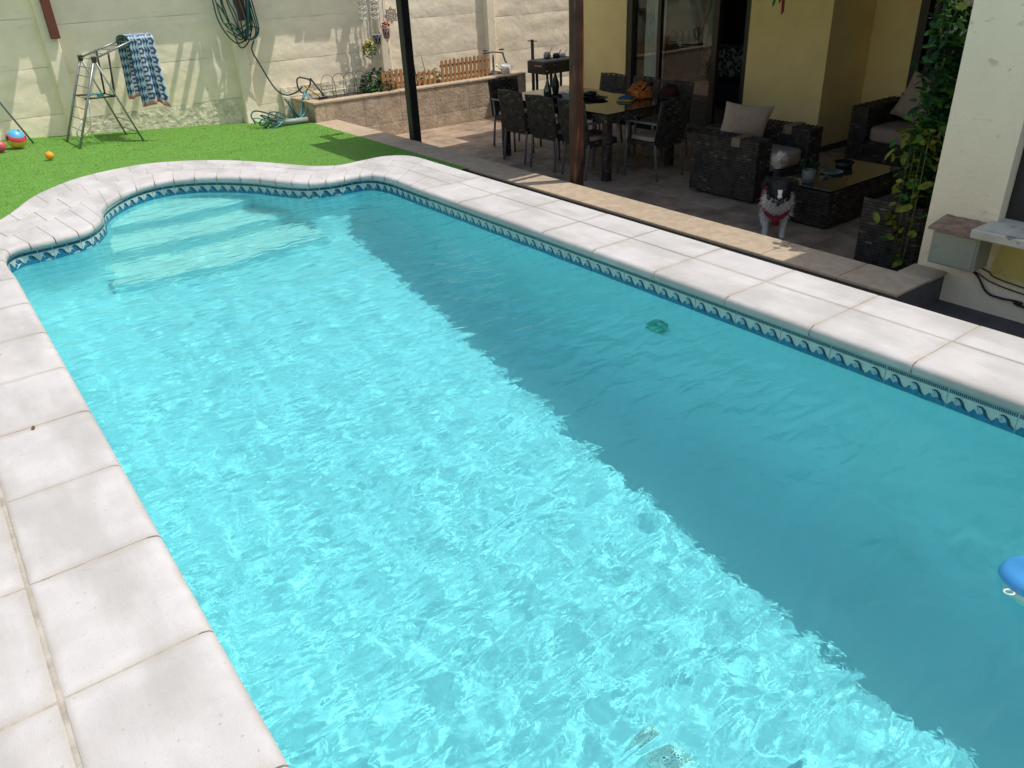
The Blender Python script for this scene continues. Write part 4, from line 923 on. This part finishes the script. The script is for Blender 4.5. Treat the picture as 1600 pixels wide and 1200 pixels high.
H('handle_stem', [(4.63, 11.18, .10), (4.57, 11.12, .02), (4.50, 11.06, -.10), (4.42, 11.0, -.2)], .017, mat('teal_frame', (.03, .22, .24), .4, .1, 10), rl)
H('hose_end', [(4.64, 11.16, .10), (4.62, 11.05, .0), (4.52, 10.95, -.12), (4.38, 10.9, -.2), (4.2, 10.88, -.22)], .012, M_hosel, rl)
for a, b in (((4.27, 11.05, .06), (4.40, 10.95, -.22)), ((4.30, 11.0, .03), (4.34, 10.94, -.22)), ((4.1, 10.95, -.08), (4.0, 10.9, -.23))): H('frame_bar', [a, b], .012, M_hose, rl, k=2)
for i in range(7):
    cx, cy_ = 3.93+R_.uniform(-.12, .1), 10.86+R_.uniform(-.06, .06); r_ = R_.uniform(.07, .17)
    H('hose_loop', [(cx+r_*math.cos(a), cy_+r_*.7*math.sin(a), -.235+.02*i+.05*math.sin(a+i)) for a in [k*.6 for k in range(12)]], .0085, (M_hose, M_hosel, M_hosed)[i % 3], rl)
H('hose_loop', [(3.78, 11.0, -.2), (3.76, 11.05, -.1), (3.84, 11.08, -.05), (4.0, 11.0, -.1), (4.2, 10.9, -.19), (4.4, 10.86, -.2)], .010, M_hose, rl)
q = MB(); q.tube([(3.95, 10.86, -.21), (4.46, 10.80, -.215)], .036, 12); o = q.obj('grey_tube', mat('grey_pvc', (.30, .34, .34), .5, .1, 10)); c = Vector((4.2, 10.83, -.21)); o.data.transform(Matrix.Translation(-c)); o.location = c; tag(o, 'thick grey plastic tube lying in front of the hose reel', 'tube')
q = MB(); q.tube([(4.1, 11.05, -.22), (4.48, 10.98, -.225)], .022, 10); o = q.obj('thin_tube', M_hosel); c = Vector((4.3, 11.0, -.22)); o.data.transform(Matrix.Translation(-c)); o.location = c; tag(o, 'thinner pale tube lying behind the thick grey one by the planter', 'tube')
q = MB(); leafcl(q, (0, 0, .06), .10, 70, .012, seed=8, zs=.6); [q.tube([(0, 0, 0), (R_.uniform(-.12, .12), R_.uniform(-.06, .06), R_.uniform(.06, .2))], .003, 4) for k in range(14)]
o = q.obj('dry_weeds', mat('dry_brown', (.16, .11, .07), .9, .3, 30)); o.location = (4.17, 11.25, G); tag(o, 'dry brown weeds growing against the wall behind the hose reel', 'weeds')
for k, (a, b, c_, lb) in enumerate((((4.60, 11.08, .185), (4.75, 10.93, .03), (.42, .27, .02), 'yellow and black handled tool leaning on the left end of the planter'), ((4.71, 11.1, .27), (4.82, 10.95, .03), (.02, .015, .013), 'dark handled tool leaning beside the yellow one'))):
    q = MB(); q.tube([a, lerp(a, b, .6), b], [.013, .012, .010], 8); bb = Vector(b); q.bbox(bb.x-.03, bb.x+.035, bb.y-.02, bb.y+.02, bb.z-.028, bb.z+.01, .006, 1)
    o = q.obj('garden_tool', [mat('tool_handle_%s' % ('yellow', 'dark')[k], c_, .5, .2, 10), M_blackm]); c = Vector(b); o.data.transform(Matrix.Translation(-c)); o.location = c; tag(o, lb, 'garden tool')
# wire hoops
hp = empty('wire_edging', (5.0, 10.93, -.02), label='thin rusty wire hoop edging at the left end of the planter', cat='wire edging')
for k in range(5):
    x0 = 4.78+.17*k; pts = [(x0+.105-.105*math.cos(a), 10.93, .17+.14*math.sin(a)) for a in [PI*i/12 for i in range(13)]]
    q = MB(); q.tube([(x0, 10.93, -.05)]+pts+[(x0+.21, 10.93, -.05)], .004, 5); under(q.obj('hoop', M_iron), hp)
q = MB(); q.tube([(4.78, 10.93, .12), (5.67, 10.93, .12)], .003, 5); under(q.obj('rail', M_iron), hp)
# bush, ferns
bu = empty('leafy_shrub', (5.72, 11.1, -.05), label='dark green glossy shrub spilling over the planter edge below the hanging pots', cat='shrub')
q = MB()
for i, (c_, r_, n_) in enumerate((((0, .05, .12), .17, 150), ((-.14, -.05, .07), .13, 110), ((.14, -.1, .08), .14, 120), ((.08, .1, .22), .12, 80), ((-.2, -.16, .05), .08, 60), ((.03, -.2, .05), .10, 80))): leafcl(q, c_, r_*1.25, int(n_*1.5), .030, seed=20+i, zs=.8)
q.obj('foliage', M_leafd, bu)
q = MB()
for i, (c_, r_, n_) in enumerate((((-.1, -.2, .07), .11, 90), ((.1, -.08, .14), .13, 70))): leafcl(q, c_, r_, n_, .022, seed=40+i, zs=.6)
q.obj('light_leaves', M_leaf, bu)
q = MB(); [q.tube([(0, 0, 0), (.15*math.cos(k), .1*math.sin(k), .18)], .006, 5) for k in range(7)]; q.obj('stem', M_stem, bu)
# picket fences
def pickets(name, x0, x1, top, lb, tilt=0, gap=.075, w=.045):
    f = empty(name, (x0, 10.88, .0), label=lb, cat='picket fence', group='small wooden picket fences on the planter'); n_ = int((x1-x0)/gap); f.rotation_euler = (tilt, 0, 0)
    for k in range(n_+1):
        q = MB(); x = k*gap; h_ = top+R_.uniform(-.008, .008); o_ = []
        a = [(-w/2, 0), (w/2, 0), (w/2, h_-.025), (w*.35, h_-.007), (0, h_), (-w*.35, h_-.007), (-w/2, h_-.025)]
        vs = [(x+p[0], y, p[1]) for y in (0, .012) for p in a]; m_ = len(a)
        q.add(vs, [tuple(range(m_)), tuple(m_+i for i in range(m_))[::-1]]+[(i, m_+i, m_+(i+1) % m_, (i+1) % m_) for i in range(m_)]); q.obj('picket', M_pine, f)
    for z in (top*.28, top*.72): q = MB(); q.box(-.03, x1-x0+.03, .013, .026, z-.018, z+.018); q.obj('rail', M_pine, f)
pickets('picket_fence', 5.74, 6.24, .27, 'left picket fence on the planter in front of potted plants, left of the black post')
pickets('picket_fence', 6.34, 6.64, .21, 'short picket fence on the planter just right of the black post', gap=.09, w=.04)
pickets('picket_fence', 6.76, 7.63, .32, 'long right-hand picket fence with tall pointed slats beside the watering can')
for k, (x, y, s, lb) in enumerate(((5.80, 11.05, .10, 'leafy plant in a clay pot behind the left end of the picket fence'), (6.0, 11.08, .14, 'tall dark leaved plant in a clay pot behind the left picket fence'), (6.5, 11.1, .08, 'small plant in a clay pot behind the short picket fence'), (6.72, 11.0, .10, 'yellow green tuft growing between the two right picket fences'))):
    p_ = empty('potted_plant', (x, y, -.05), label=lb, cat='potted plant')
    q = MB(); q.lathe([(0, 0), (.035, 0), (.05, .09), (.044, .09), (0, .08)], n=16); q.obj('pot', mat('clay%d' % k, (.30, .12, .06), .85, .15, 20), p_)
    q = MB(); leafcl(q, (0, 0, .09+s*.9), s*.8, 80, .022, seed=60+k, zs=.9); q.obj('foliage', (M_leaf, M_leafd, M_leaf, M_leafy)[k], p_)
for x, z1, lb in ((6.40, .95, 'tall thin cane standing beside the black post'), (6.60, .42, 'short cane standing behind the short picket fence')):
    q = MB(); q.tube([(0, 0, 0), (-.06, .05, z1)], .006, 6); o = q.obj('cane', M_stem); o.location = (x+.03, 11.1, -.05); tag(o, lb, 'cane')
# watering can, scales
wc = empty('watering_can', (7.93, 10.86, .0), label='white metal watering can standing on the planter edge', cat='watering can')
q = MB(); q.lathe([(0, 0), (.07, 0), (.073, .13), (.066, .132), (.066, .125), (0, .12)], n=22); q.obj('body', M_white, wc)
q = MB(); q.tube([(-.06, 0, .05), (-.13, -.01, .10), (-.16, -.01, .13)], [.014, .010, .009], 8); q.lathe([(.008, 0), (.024, .02), (0, .024)], org=(-.16, -.01, .13), n=12, rot=Euler((0, -.9, 0)).to_matrix()); q.obj('spout', M_white, wc)
q = MB(); q.tube([tuple(p) for p in crom([(.07, 0, .11), (.13, 0, .13), (.14, 0, .07), (.11, 0, .02)], 5)], .006, 6); q.obj('handle', M_white, wc)
sc_ = empty('balance_scale', (7.80, 11.0, .0), label='dark old iron balance scale with a dish behind the watering can', cat='scale')
q = MB(); q.lathe([(.07, 0), (.06, .015), (.015, .03), (.012, .20), (.0, .27)], n=14); q.obj('stand', M_iron, sc_)
q = MB(); q.tube([(-.15, 0, .265), (0, 0, .275), (.17, 0, .245)], .009, 6); q.lathe([(0, 0), (.035, .005), (.03, .02), (0, .025)], org=(-.12, 0, .29), n=12); q.lathe([(0, 0), (.035, .005), (.03, .02), (0, .025)], org=(.14, 0, .28), n=12); q.obj('beam', M_iron, sc_)
q = MB(); q.lathe([(0, 0), (.04, .01), (.055, .06), (.05, .06), (0, .02)], org=(-.13, 0, .16), n=16); q.tube([(-.14, 0, .265), (-.13, 0, .2)], .005, 5); q.obj('pan', M_alu, sc_)
q = MB(); q.tube([(.15, 0, .25), (.19, 0, .14), (.21, 0, .12)], .01, 6); q.obj('arm', M_iron, sc_); q = MB(); q.tube([(-.03, -.02, .02), (-.16, -.03, .012)], .012, 6); q.obj('base_lever', M_iron, sc_); sc_.scale = (1.25, 1.25, 1.2)

# hanging macrame, pots, wall mandala --------------------------------
M_rope = mat('macrame_cord', (.62, .60, .55), .95, .08, 60)
mc = empty('macrame_hanger', (5.9, 11.38, 1.6), label='cream macrame plant hangers with cords against the wall pilaster', cat='macrame hanger')
def R3(name, pts, r=.005): q = MB(); q.tube(pts, r, 5); under(q.obj(name, M_rope), mc)
for (xt, xb, zb) in ((5.72, 5.78, .60), (5.86, 5.84, .62), (5.93, 5.90, .70), (6.06, 6.01, .70), (6.06, 6.05, .80), (6.13, 6.12, .80)):
    n_ = 18; R3('cord', [(xt+(xb-xt)*k/n_+.008*math.sin(k*1.9), 11.37+.006*math.cos(k*1.9), 1.75+(zb-1.75)*k/n_) for k in range(n_+1)], .009)
for x0, x1 in ((5.72, 5.84), (5.91, 6.05)):
    for z0 in np.arange(.92, 1.30, .075):
        R3('knot_band', [(x0, 11.37, z0+.04), ((x0+x1)/2, 11.365, z0), (x1, 11.37, z0+.04)], .007); R3('knot_band', [(x0, 11.37, z0), ((x0+x1)/2, 11.365, z0+.04), (x1, 11.37, z0)], .007)
def hpot(x, z, r, h_, m_, lb, fol):
    p_ = empty('hanging_pot', (x, 11.36, z), label=lb, cat='hanging pot')
    q = MB(); q.lathe([(0, 0), (r*.6, 0), (r, h_), (r*.93, h_), (r*.85, h_*.85), (0, h_*.85)], n=20); q.obj('pot', m_, p_)
    q = MB(); n_ = 8
    for k in range(n_):
        a = 2*PI*k/n_
        for s in (1, -1): q.tube([(r*1.02*math.cos(a), r*1.02*math.sin(a), h_), (r*.9*math.cos(a+s*.4), r*.9*math.sin(a+s*.4), h_*.5), (r*.62*math.cos(a+s*.8), r*.62*math.sin(a+s*.8), 0), (0, 0, -.05)], .003, 4)
    q.tube([(r*1.03*math.cos(a), r*1.03*math.sin(a), h_) for a in np.linspace(0, 2*PI, 17)], .005, 5); q.tube([(0, 0, -.05), (.005, 0, -.22)], .006, 5); q.obj('net', M_rope, p_)
    if fol: q = MB(); leafcl(q, (0, 0, h_+.04), r*.9, 40, .03, seed=90, zs=.8); q.obj('foliage', fol, p_)
hpot(5.97, .59, .075, .13, M_blackm, 'dark blue black pot hanging in a macrame net on the wall', None)
hpot(6.13, .655, .062, .14, mat('red_pot', (.22, .015, .015), .5, .2, 10), 'dark red pot hanging in a macrame net right of the black one', mat('red_leaf', (.35, .01, .01), .6, .3, 20))
fl = empty('hanging_flowers', (5.79, 11.34, .55), label='hanging yellow flowering plant below the macrame, left of the dark pot', cat='hanging plant')
q = MB(); q.lathe([(0, 0), (.03, 0), (.045, .07), (0, .065)], n=14); q.obj('pot', M_blackm, fl)
q = MB(); leafcl(q, (0, -.02, .04), .085, 120, .017, seed=33); q.obj('flowers', M_flow, fl)
q = MB(); leafcl(q, (.01, 0, -.04), .11, 170, .018, seed=34, zs=.9); q.obj('foliage', M_leaf, fl)
md_ = empty('wall_mandala', (6.30, 11.47, .955), label='carved wooden openwork mandala hanging on the wall left of the black post', cat='wall ornament')
q = MB(); M_md = mat('bleached_wood', (.36, .30, .235), .85, .15, 30)
def ring(r0, pts, r): q.tube([(r0*math.cos(a), 0, r0*math.sin(a)) for a in np.linspace(0, 2*PI, pts+1)], r, 5)
ring(.078, 24, .010); ring(.048, 18, .009); ring(.02, 10, .009)
for k in range(8):
    a = k*PI/4; q.tube([(.075*math.cos(a-.39), 0, .075*math.sin(a-.39)), (.115*math.cos(a), 0, .115*math.sin(a)), (.075*math.cos(a+.39), 0, .075*math.sin(a+.39))], .010, 5); q.tube([(.02*math.cos(a), 0, .02*math.sin(a)), (.075*math.cos(a), 0, .075*math.sin(a))], .008, 5)
q.obj('openwork', M_md, md_)

# floating chlorine dispenser ----------------------------------------
fd = empty('chlorine_floater', (2.398, .512, WZ), label='blue and white floating chlorine dispenser in the water at the right edge', cat='pool floater')
q = MB(); q.lathe([(0, .062), (.025, .062), (.03, .055), (.034, .048), (.055, .05), (.06, .055), (.066, .05), (.105, .036), (.122, .020), (.126, .008), (.118, -.004), (0, -.004)], n=40); q.obj('lid', mat('blue_plastic', (.07, .34, .72), .3, .1, 8), fd)
q = MB(); q.lathe([(.116, -.004), (.120, -.012), (.112, -.05), (.095, -.06), (0, -.06)], n=40); q.obj('body', mat('ivory_plastic', (.66, .70, .62), .35, .04, 8), fd)
q = MB(); q.tube([(-.128+.014*math.cos(a), .055+.012*math.sin(a), .0) for a in np.linspace(0, 2*PI, 17)], .003, 5); q.obj('loop', M_white, fd); fd.rotation_euler = (-.14, .14, 0); fd.location.z += .006; fd.scale = (1.15, 1.15, 1.05)
q = MB(); q.lathe([(0, -.06), (.05, -.06), (.045, -.13), (0, -.13)], n=24); q.obj('cage', mat('blue_cage', (.01, .14, .42), .4, .1, 8), fd)
for ch in fd.children: ch.cycles.is_caustics_receiver = True

# hanging ornament top right
ho = empty('hanging_ornament', (7.0, 5.12, 1.77), label='dark red and green ribbon ornament hanging from the terrace roof', cat='ornament')
q = MB(); q.tube([(0, 0, .0), (0, 0, -.45)], .003, 5); q.obj('string', M_blackm, ho)
for dy, z0, z1, c_ in ((.06, -.32, -.65, (.02, .16, .03)), (-.05, -.32, -.72, (.22, .012, .012)), (-.01, -.32, -.62, (.16, .012, .012)), (.02, -.27, -.56, (.40, .12, .02))):
    q = MB(); q.tube([(0, 0, z0), (.01, dy*.7, (z0+z1)/2), (0, dy, z1+.03), (0, dy+.01, z1)], [.004, .016, .013, .004], 8); q.obj('ribbon', mat('ribbon_%d' % int(dy*100), c_, .7, .2, 20), ho)
# patterned sofa inside the room
ins = empty('indoor_sofa', (10.7, 8.1, FL), label='dark sofa with leaf patterned cushions seen through the sliding door', cat='sofa')
M_pat = mat('leaf_pattern', (.30, .33, .31), .9, .05, 20, col2=(.02, .035, .06), contrast=(.49, .53), det=0); 
layer(M_pat, 9, .30, .24, (.42, .44, .40), .9, vec=(1, 1, .55), kind='vor')
q = MB(); q.bbox(-.4, .4, -1.2, 1.2, .1, .40, .03); q.obj('base', mat('navy_fabric', (.02, .03, .06), .9, .1, 10), ins)
q = MB(); q.bbox(.15, .45, -1.2, 1.2, .40, .85, .06); q.obj('backrest', M_pat, ins)
for y in (-1.1, -.35, .4): q = MB(); cushion(q, -.05, .16, y, y+.72, .42, .86); q.obj('cushion', M_pat, ins)

# vine in a tall wicker planter -----------------------------------------
vp = empty('vine_planter', (5.60, 2.80, FL), label='tall dark wicker planter with a climbing vine beside the cream house wing', cat='planter')
q = MB(); wbox(q, -.22, .22, -.22, .22, 0, .62, 'fblr', pu=.06, pv=.024); q.box(-.21, .21, -.21, .21, 0, .56); q.obj('box', WK, vp)
q = MB(); q.box(-.2, .2, -.2, .2, .561, .585); q.obj('soil', M_soil, vp)
R5 = random.Random(12); stems = []
q = MB()
for k in range(10):
    x, y = R5.uniform(-.12, .12), R5.uniform(-.14, .08); pts = [(x, y, .58)]; z = .58; top = R5.uniform(1.4, 2.05)
    while z < top: z += .12; x += R5.uniform(-.035, .035); y += R5.uniform(-.05, .035); x = max(-.12, min(.2, x)); y = max(-.25, min(.06, y)); pts.append((x, y, z))
    stems.append((0, pts)); q.tube([tuple(p) for p in crom(pts, 3)], .006, 5)
for k, (x, y, zt) in enumerate(((-.20, -.07, .35), (-.22, -.15, .22), (-.18, -.03, .48), (-.20, -.11, .15))):
    pts = [(x*.4, y*.5, .6), (x*.7, y*.8, 1.06), (x*1.05, y*1.1, 1.04), (x*1.12, y*1.15, .6), (x*1.15, y*1.1, zt)]; stems.append((1, pts)); q.tube([tuple(p) for p in crom(pts, 5)], .004, 5)
q.obj('stem', M_stem, vp)
def vleaf(b, p, s, R_, mi=0):
    rot = Euler((R_.uniform(-.7, .7), R_.uniform(-.8, .8)-.3, R_.uniform(0, 6.28))).to_matrix()
    pts = [(-1, 0, 0), (-.7, .35, .06), (-.1, .5, .07), (.55, .33, .02), (1, 0, -.16), (.55, -.33, .02), (-.1, -.5, .07), (-.7, -.35, .06), (0, 0, -.03)]
    b.add([Vector(p)+rot @ (Vector(v)*s) for v in pts], [(8, i, (i+1) % 8) for i in range(8)], mi, True)
leaves = []
for kind, pts in stems:
    cc = crom(pts, 4)
    for p in cc[2:]:
        for _ in range(6 if kind == 0 else 4): leaves.append((kind, (p[0]+R5.gauss(0, .05), p[1]+R5.gauss(0, .05), p[2]+R5.gauss(0, .04))))
leaves.sort(key=lambda t: (-t[0], t[1][0]+t[1][1]))
lm = []
for mtl in (M_leaf, M_leafd, M_leafy):
    b = MB(); vleaf(b, (0, 0, 0), .042, random.Random(1)); lm.append(b.mesh('leaf', mtl))
for i, (kind, p) in enumerate(leaves[:295]):
    k = 2 if (kind == 1 and R5.random() < .6) else (2 if R5.random() < .08 else (0 if R5.random() < .6 else 1))  # yellow-green share: sunlight on the vine put into the leaf colour
    Mx = Matrix.Translation(p) @ Euler((R5.uniform(-.8, .8), R5.uniform(-.9, .6), R5.uniform(0, 6.28))).to_matrix().to_4x4() @ Matrix.Scale(R5.uniform(.75, 1.35), 4)
    link('leaf', lm[k], vp, Mx)
q = MB()
for kind, p in leaves[295:]: vleaf(q, p, .040*R5.uniform(.75, 1.3), R5, R5.randint(0, 1))
tag(q.obj('foliage', [M_leaf, M_leafd], vp), kind='stuff')
# fittings on the pool wall and floor
dl = empty('pool_wall_fitting', (3.215, 2.97, -.62), label='round green fitting under water on the shaded right pool wall', cat='pool fitting')
q = MB(); q.lathe([(0, .010), (.04, .010), (.07, .006), (.08, 0)], n=28, rot=Euler((0, -PI/2, 0)).to_matrix()); q.obj('cover', mat('green_fitting', (.16, .62, .46), .4, .4, 40), dl)
q = MB(); [q.lathe([(.009, .016), (.012, .018), (.015, .016)], org=(0, .052*math.cos(a), .052*math.sin(a)), n=10, rot=Euler((0, -PI/2, 0)).to_matrix()) for a in [k*PI/4 for k in range(8)]]; tag(q.obj('screws', M_tdark, dl), kind='stuff')
for ch in dl.children: ch.cycles.is_caustics_receiver = True
dr = empty('floor_drain', (1.62, 1.33, WZ-depth(1.33)+.004), label='round pale drain cover on the pool floor near the bottom of the photo', cat='drain')
q = MB(); q.lathe([(0, .012), (.07, .012), (.085, .0)], n=28); q.obj('cover', M_step, dr).cycles.is_caustics_receiver = True
q = MB(); [q.box(-.05, .05, y-.003, y+.003, .0125, .014) for y in (-.045, -.03, -.015, 0, .015, .03, .045)]; tag(q.obj('slots', M_tgrey, dr), kind='stuff')

# unseen trees added beyond the garden wall to darken the ripple reflections
for k, (x, y, h_, r_) in enumerate(((3.2, 15.5, 5.2, 1.9), (7.6, 16.2, 6.0, 2.3), (12.6, 15.0, 5.6, 2.2), (-1.5, 16.5, 5.5, 2.2))):
    t_ = empty('tree', (x, y, G), label=('broad unseen tree added beyond the garden wall behind the hose', 'tallest unseen tree added beyond the garden wall behind the planter', 'unseen tree added beyond the far corner of the house', 'unseen tree added beyond the far left end of the garden wall')[k], cat='tree')
    q = MB(); q.tube([(0, 0, 0), (.05, .03, h_*.3), (.0, .1, h_*.55), (.1, 0, h_*.8)], [.16, .12, .09, .03], 8)
    for j in range(6): a = j*1.05; q.tube([(0, .05, h_*(.35+.05*j)), (r_*.35*math.cos(a), r_*.35*math.sin(a), h_*(.5+.05*j)), (r_*.7*math.cos(a), r_*.7*math.sin(a), h_*(.62+.05*j))], [.06, .04, .015], 6)
    q.obj('trunk', M_stem, t_)
    q = MB()
    for j in range(16):
        a = R5.uniform(0, 6.28); rr = r_*R5.uniform(.1, .75); leafcl(q, (rr*math.cos(a), rr*math.sin(a), h_*R5.uniform(.5, .88)), R5.uniform(.45, .8), 170, .11, seed=200+k*20+j)
    q.obj('crown', (M_leaf, M_leafd)[k % 2], t_)

# bits of dry leaf on the lawn and coping
q = MB()
for k in range(36):
    if k < 34: x, y = R5.uniform(-.2, 4.3), R5.uniform(8.6, 11.4); z = zg(x)+.014
    else: x, y, z = R5.uniform(-.1, .12), R5.uniform(3.2, 4.5), .004
    vleaf(q, (x, y, z), R5.uniform(.006, .016), R5)
tag(q.obj('leaf_litter', mat('dry_leaf', (.12, .075, .035), .9, .3, 30)), 'small dry leaf bits scattered over the lawn, two on the coping', 'leaf litter', kind='stuff')
# dog --------------------------------------------------------------
dog = empty('dog', (5.70, 3.97, FL), rz=math.atan2(-.62, -.78), label='black and white dog in a red harness standing on the terrace by the kerb', cat='dog')
V_ = []; E_ = []; Rr = []
def J(p, r, par=None): V_.append(p); Rr.append(r); i = len(V_)-1; (E_.append((par, i)) if par is not None else None); return i
pel = J((-.36, 0, .37), (.085, .10)); sp1 = J((-.20, 0, .375), (.095, .105), pel); chs = J((-.03, 0, .35), (.105, .12), sp1); nk = J((.06, 0, .425), (.08, .085), chs)
hb_ = J((.10, 0, .48), (.094, .086), nk); hd = J((.15, 0, .482), (.088, .080), hb_); mz = J((.215, 0, .435), (.040, .036), hd); ns_ = J((.262, 0, .422), (.024, .021), mz)
for s in (1, -1):
    e1 = J((.115, s*.075, .54), (.034, .020), hb_); e2 = J((.12, s*.115, .545), (.03, .014), e1); J((.135, s*.138, .49), (.016, .010), e2)
    a = J((-.02, s*.065, .27), (.048, .048), chs); b = J((-.035, s*.072, .19), (.033, .033), a); c_ = J((-.015, s*.072, .09), (.022, .022), b); d_ = J((-.015, s*.072, .025), (.023, .022), c_); J((.02, s*.072, .018), (.021, .016), d_)
    a = J((-.37, s*.06, .31), (.065, .06), pel); b = J((-.33, s*.08, .22), (.043, .04), a); c_ = J((-.425, s*.082, .125), (.021, .021), b); d_ = J((-.405, s*.082, .028), (.021, .02), c_); J((-.365, s*.082, .018), (.020, .016), d_)
t1 = J((-.43, .0, .43), (.03, .03), pel); t2 = J((-.49, 0, .50), (.028, .028), t1); t3 = J((-.46, .0, .56), (.028, .028), t2); J((-.40, .0, .60), (.014, .014), t3)
me = bpy.data.meshes.new('body_base'); me.from_pydata(V_, E_, []); ob = link('dog_tmp', me)
sk = ob.modifiers.new('s', 'SKIN'); 
for i, r in enumerate(Rr): me.skin_vertices[0].data[i].radius = r; me.skin_vertices[0].data[i].use_root = (i == 0)
ss = ob.modifiers.new('ss', 'SUBSURF'); ss.levels = 2; ss.render_levels = 2
dg = bpy.context.evaluated_depsgraph_get(); bm_ = bpy.data.meshes.new_from_object(ob.evaluated_get(dg)); bpy.data.objects.remove(ob)
M_bf = mat('black_fur', (.014, .013, .013), .7, .3, 60, obj=True); M_wf = mat('white_fur', (.82, .77, .69), .9, .08, 60, obj=True); M_gf = mat('grey_fur', (.10, .095, .09), .85, .2, 60, obj=True)
bm_.name = 'body'; bm_.materials.clear()
for m_ in (M_bf, M_wf, M_gf): bm_.materials.append(m_)
def furmat(p):
    x, y, z = p
    if x > .08 and abs(y) < .007+.012*max(0, x-.2)/.06 and z > .43: return 1
    if x > .19 and z < .405: return 2
    if x > -.02 and .20 < z < .40 and x < .19: return 1
    if x < .10 and x > .0 and z < .43: return 1
    if z < .20 and x > -.2: return 1
    if x < -.40 and z > .50: return 1
    if z < .09: return 1
    return 0
for p in bm_.polygons: p.material_index = furmat(p.center); p.use_smooth = True
body = link('body', bm_, dog)
q = MB(); R6 = random.Random(3); pol = list(bm_.polygons); ar_ = [p.area for p in pol]
for p in R6.choices(pol, ar_, k=14000):
    c_ = p.center; n_ = p.normal; x, y, z = c_
    if x > .17 or z < .03 or (x > .09 and abs(y) < .016 and z > .44): continue
    mi = furmat(c_); ln = .016
    if mi == 1 and z > .2: ln = .055
    if mi == 0 and x > .02 and z > .42: ln = .032
    if x < -.40 and z > .50: ln = .08; mi = 1
    if z < .2: ln = .012
    vi = [Vector(bm_.vertices[i].co) for i in p.vertices]; w_ = [R6.random() for _ in vi]; sw = sum(w_); o_ = sum((v*(a/sw) for v, a in zip(vi, w_)), Vector())
    down = Vector((-.25 if x > -.3 else -.1, 0, -.75)) if not (x < -.40 and z > .50) else Vector((.2, R6.uniform(-.5, .5), 1.1))
    tdir = (n_*.7+down*.7+Vector((R6.gauss(0, .25), R6.gauss(0, .25), R6.gauss(0, .2)))).normalized(); sd_ = tdir.cross(n_); sd_ = sd_.normalized()*.0028 if sd_.length > 1e-4 else Vector((.003, 0, 0))
    q.add([o_-sd_-n_*.002, o_+sd_-n_*.002, o_+tdir*ln*R6.uniform(.6, 1.2)], [(0, 1, 2)], mi)
fur = q.obj('fur', [M_bf, M_wf, M_gf], dog)
M_red = mat('red_harness', (.28, .008, .02), .8, .15, 60, obj=True)
q = MB(); n_ = 28; vs = []; secs = ((-.15, .98), (-.148, 1.05), (-.05, 1.08), (-.048, 1.0))
for x, k in secs:
    for i in range(n_): a = 2*PI*i/n_; vs.append((x, .118*k*math.cos(a), .355+.125*k*math.sin(a)))
q.add(vs, [(j*n_+i, (j+1)*n_+i, (j+1)*n_+(i+1) % n_, j*n_+(i+1) % n_) for j in range(3) for i in range(n_)], 0, True)
q.tube([tuple(p) for p in crom([(-.12, .115, .38), (-.04, .118, .31), (.05, .078, .245), (.085, 0, .215), (.05, -.078, .245), (-.04, -.118, .31), (-.12, -.115, .38)], 5)], .017, 8)
q.tube([(.09, 0, .225), (.075, 0, .18), (.0, 0, .165)], [.028, .036, .03], 10); q.obj('harness', M_red, dog)
q = MB(); q.tube([tuple(p) for p in crom([(.06, .09, .40), (.12, .06, .375), (.145, 0, .365), (.12, -.06, .375), (.06, -.09, .40), (0, -.06, .45), (-.01, 0, .47), (0, .06, .45)], 4, True)], .010, 6, closed=True)
q.add([(.140, .04, .368), (.140, -.04, .368), (.150, 0, .33)], [(0, 2, 1)]); q.obj('collar', mat('navy_collar', (.015, .02, .06), .6, .2, 40), dog)
M_eye = mat('eye_black', (.01, .008, .006), .1, .1, 4, spec=1)
for s in (1, -1): q = MB(); blob(q, (.205, s*.036, .485), (.009, .010, .010), 1, amp=0, n=10); q.obj('eye', M_eye, dog)
q = MB(); blob(q, (.284, 0, .428), (.014, .018, .014), 1, amp=0, n=10); q.obj('nose', M_eye, dog)
q = MB(); blob(q, (.248, 0, .398), (.028, .016, .010), 1, amp=.1, n=10); q.obj('mouth', mat('dark_mouth', (.09, .025, .02), .6, .2, 20), dog)
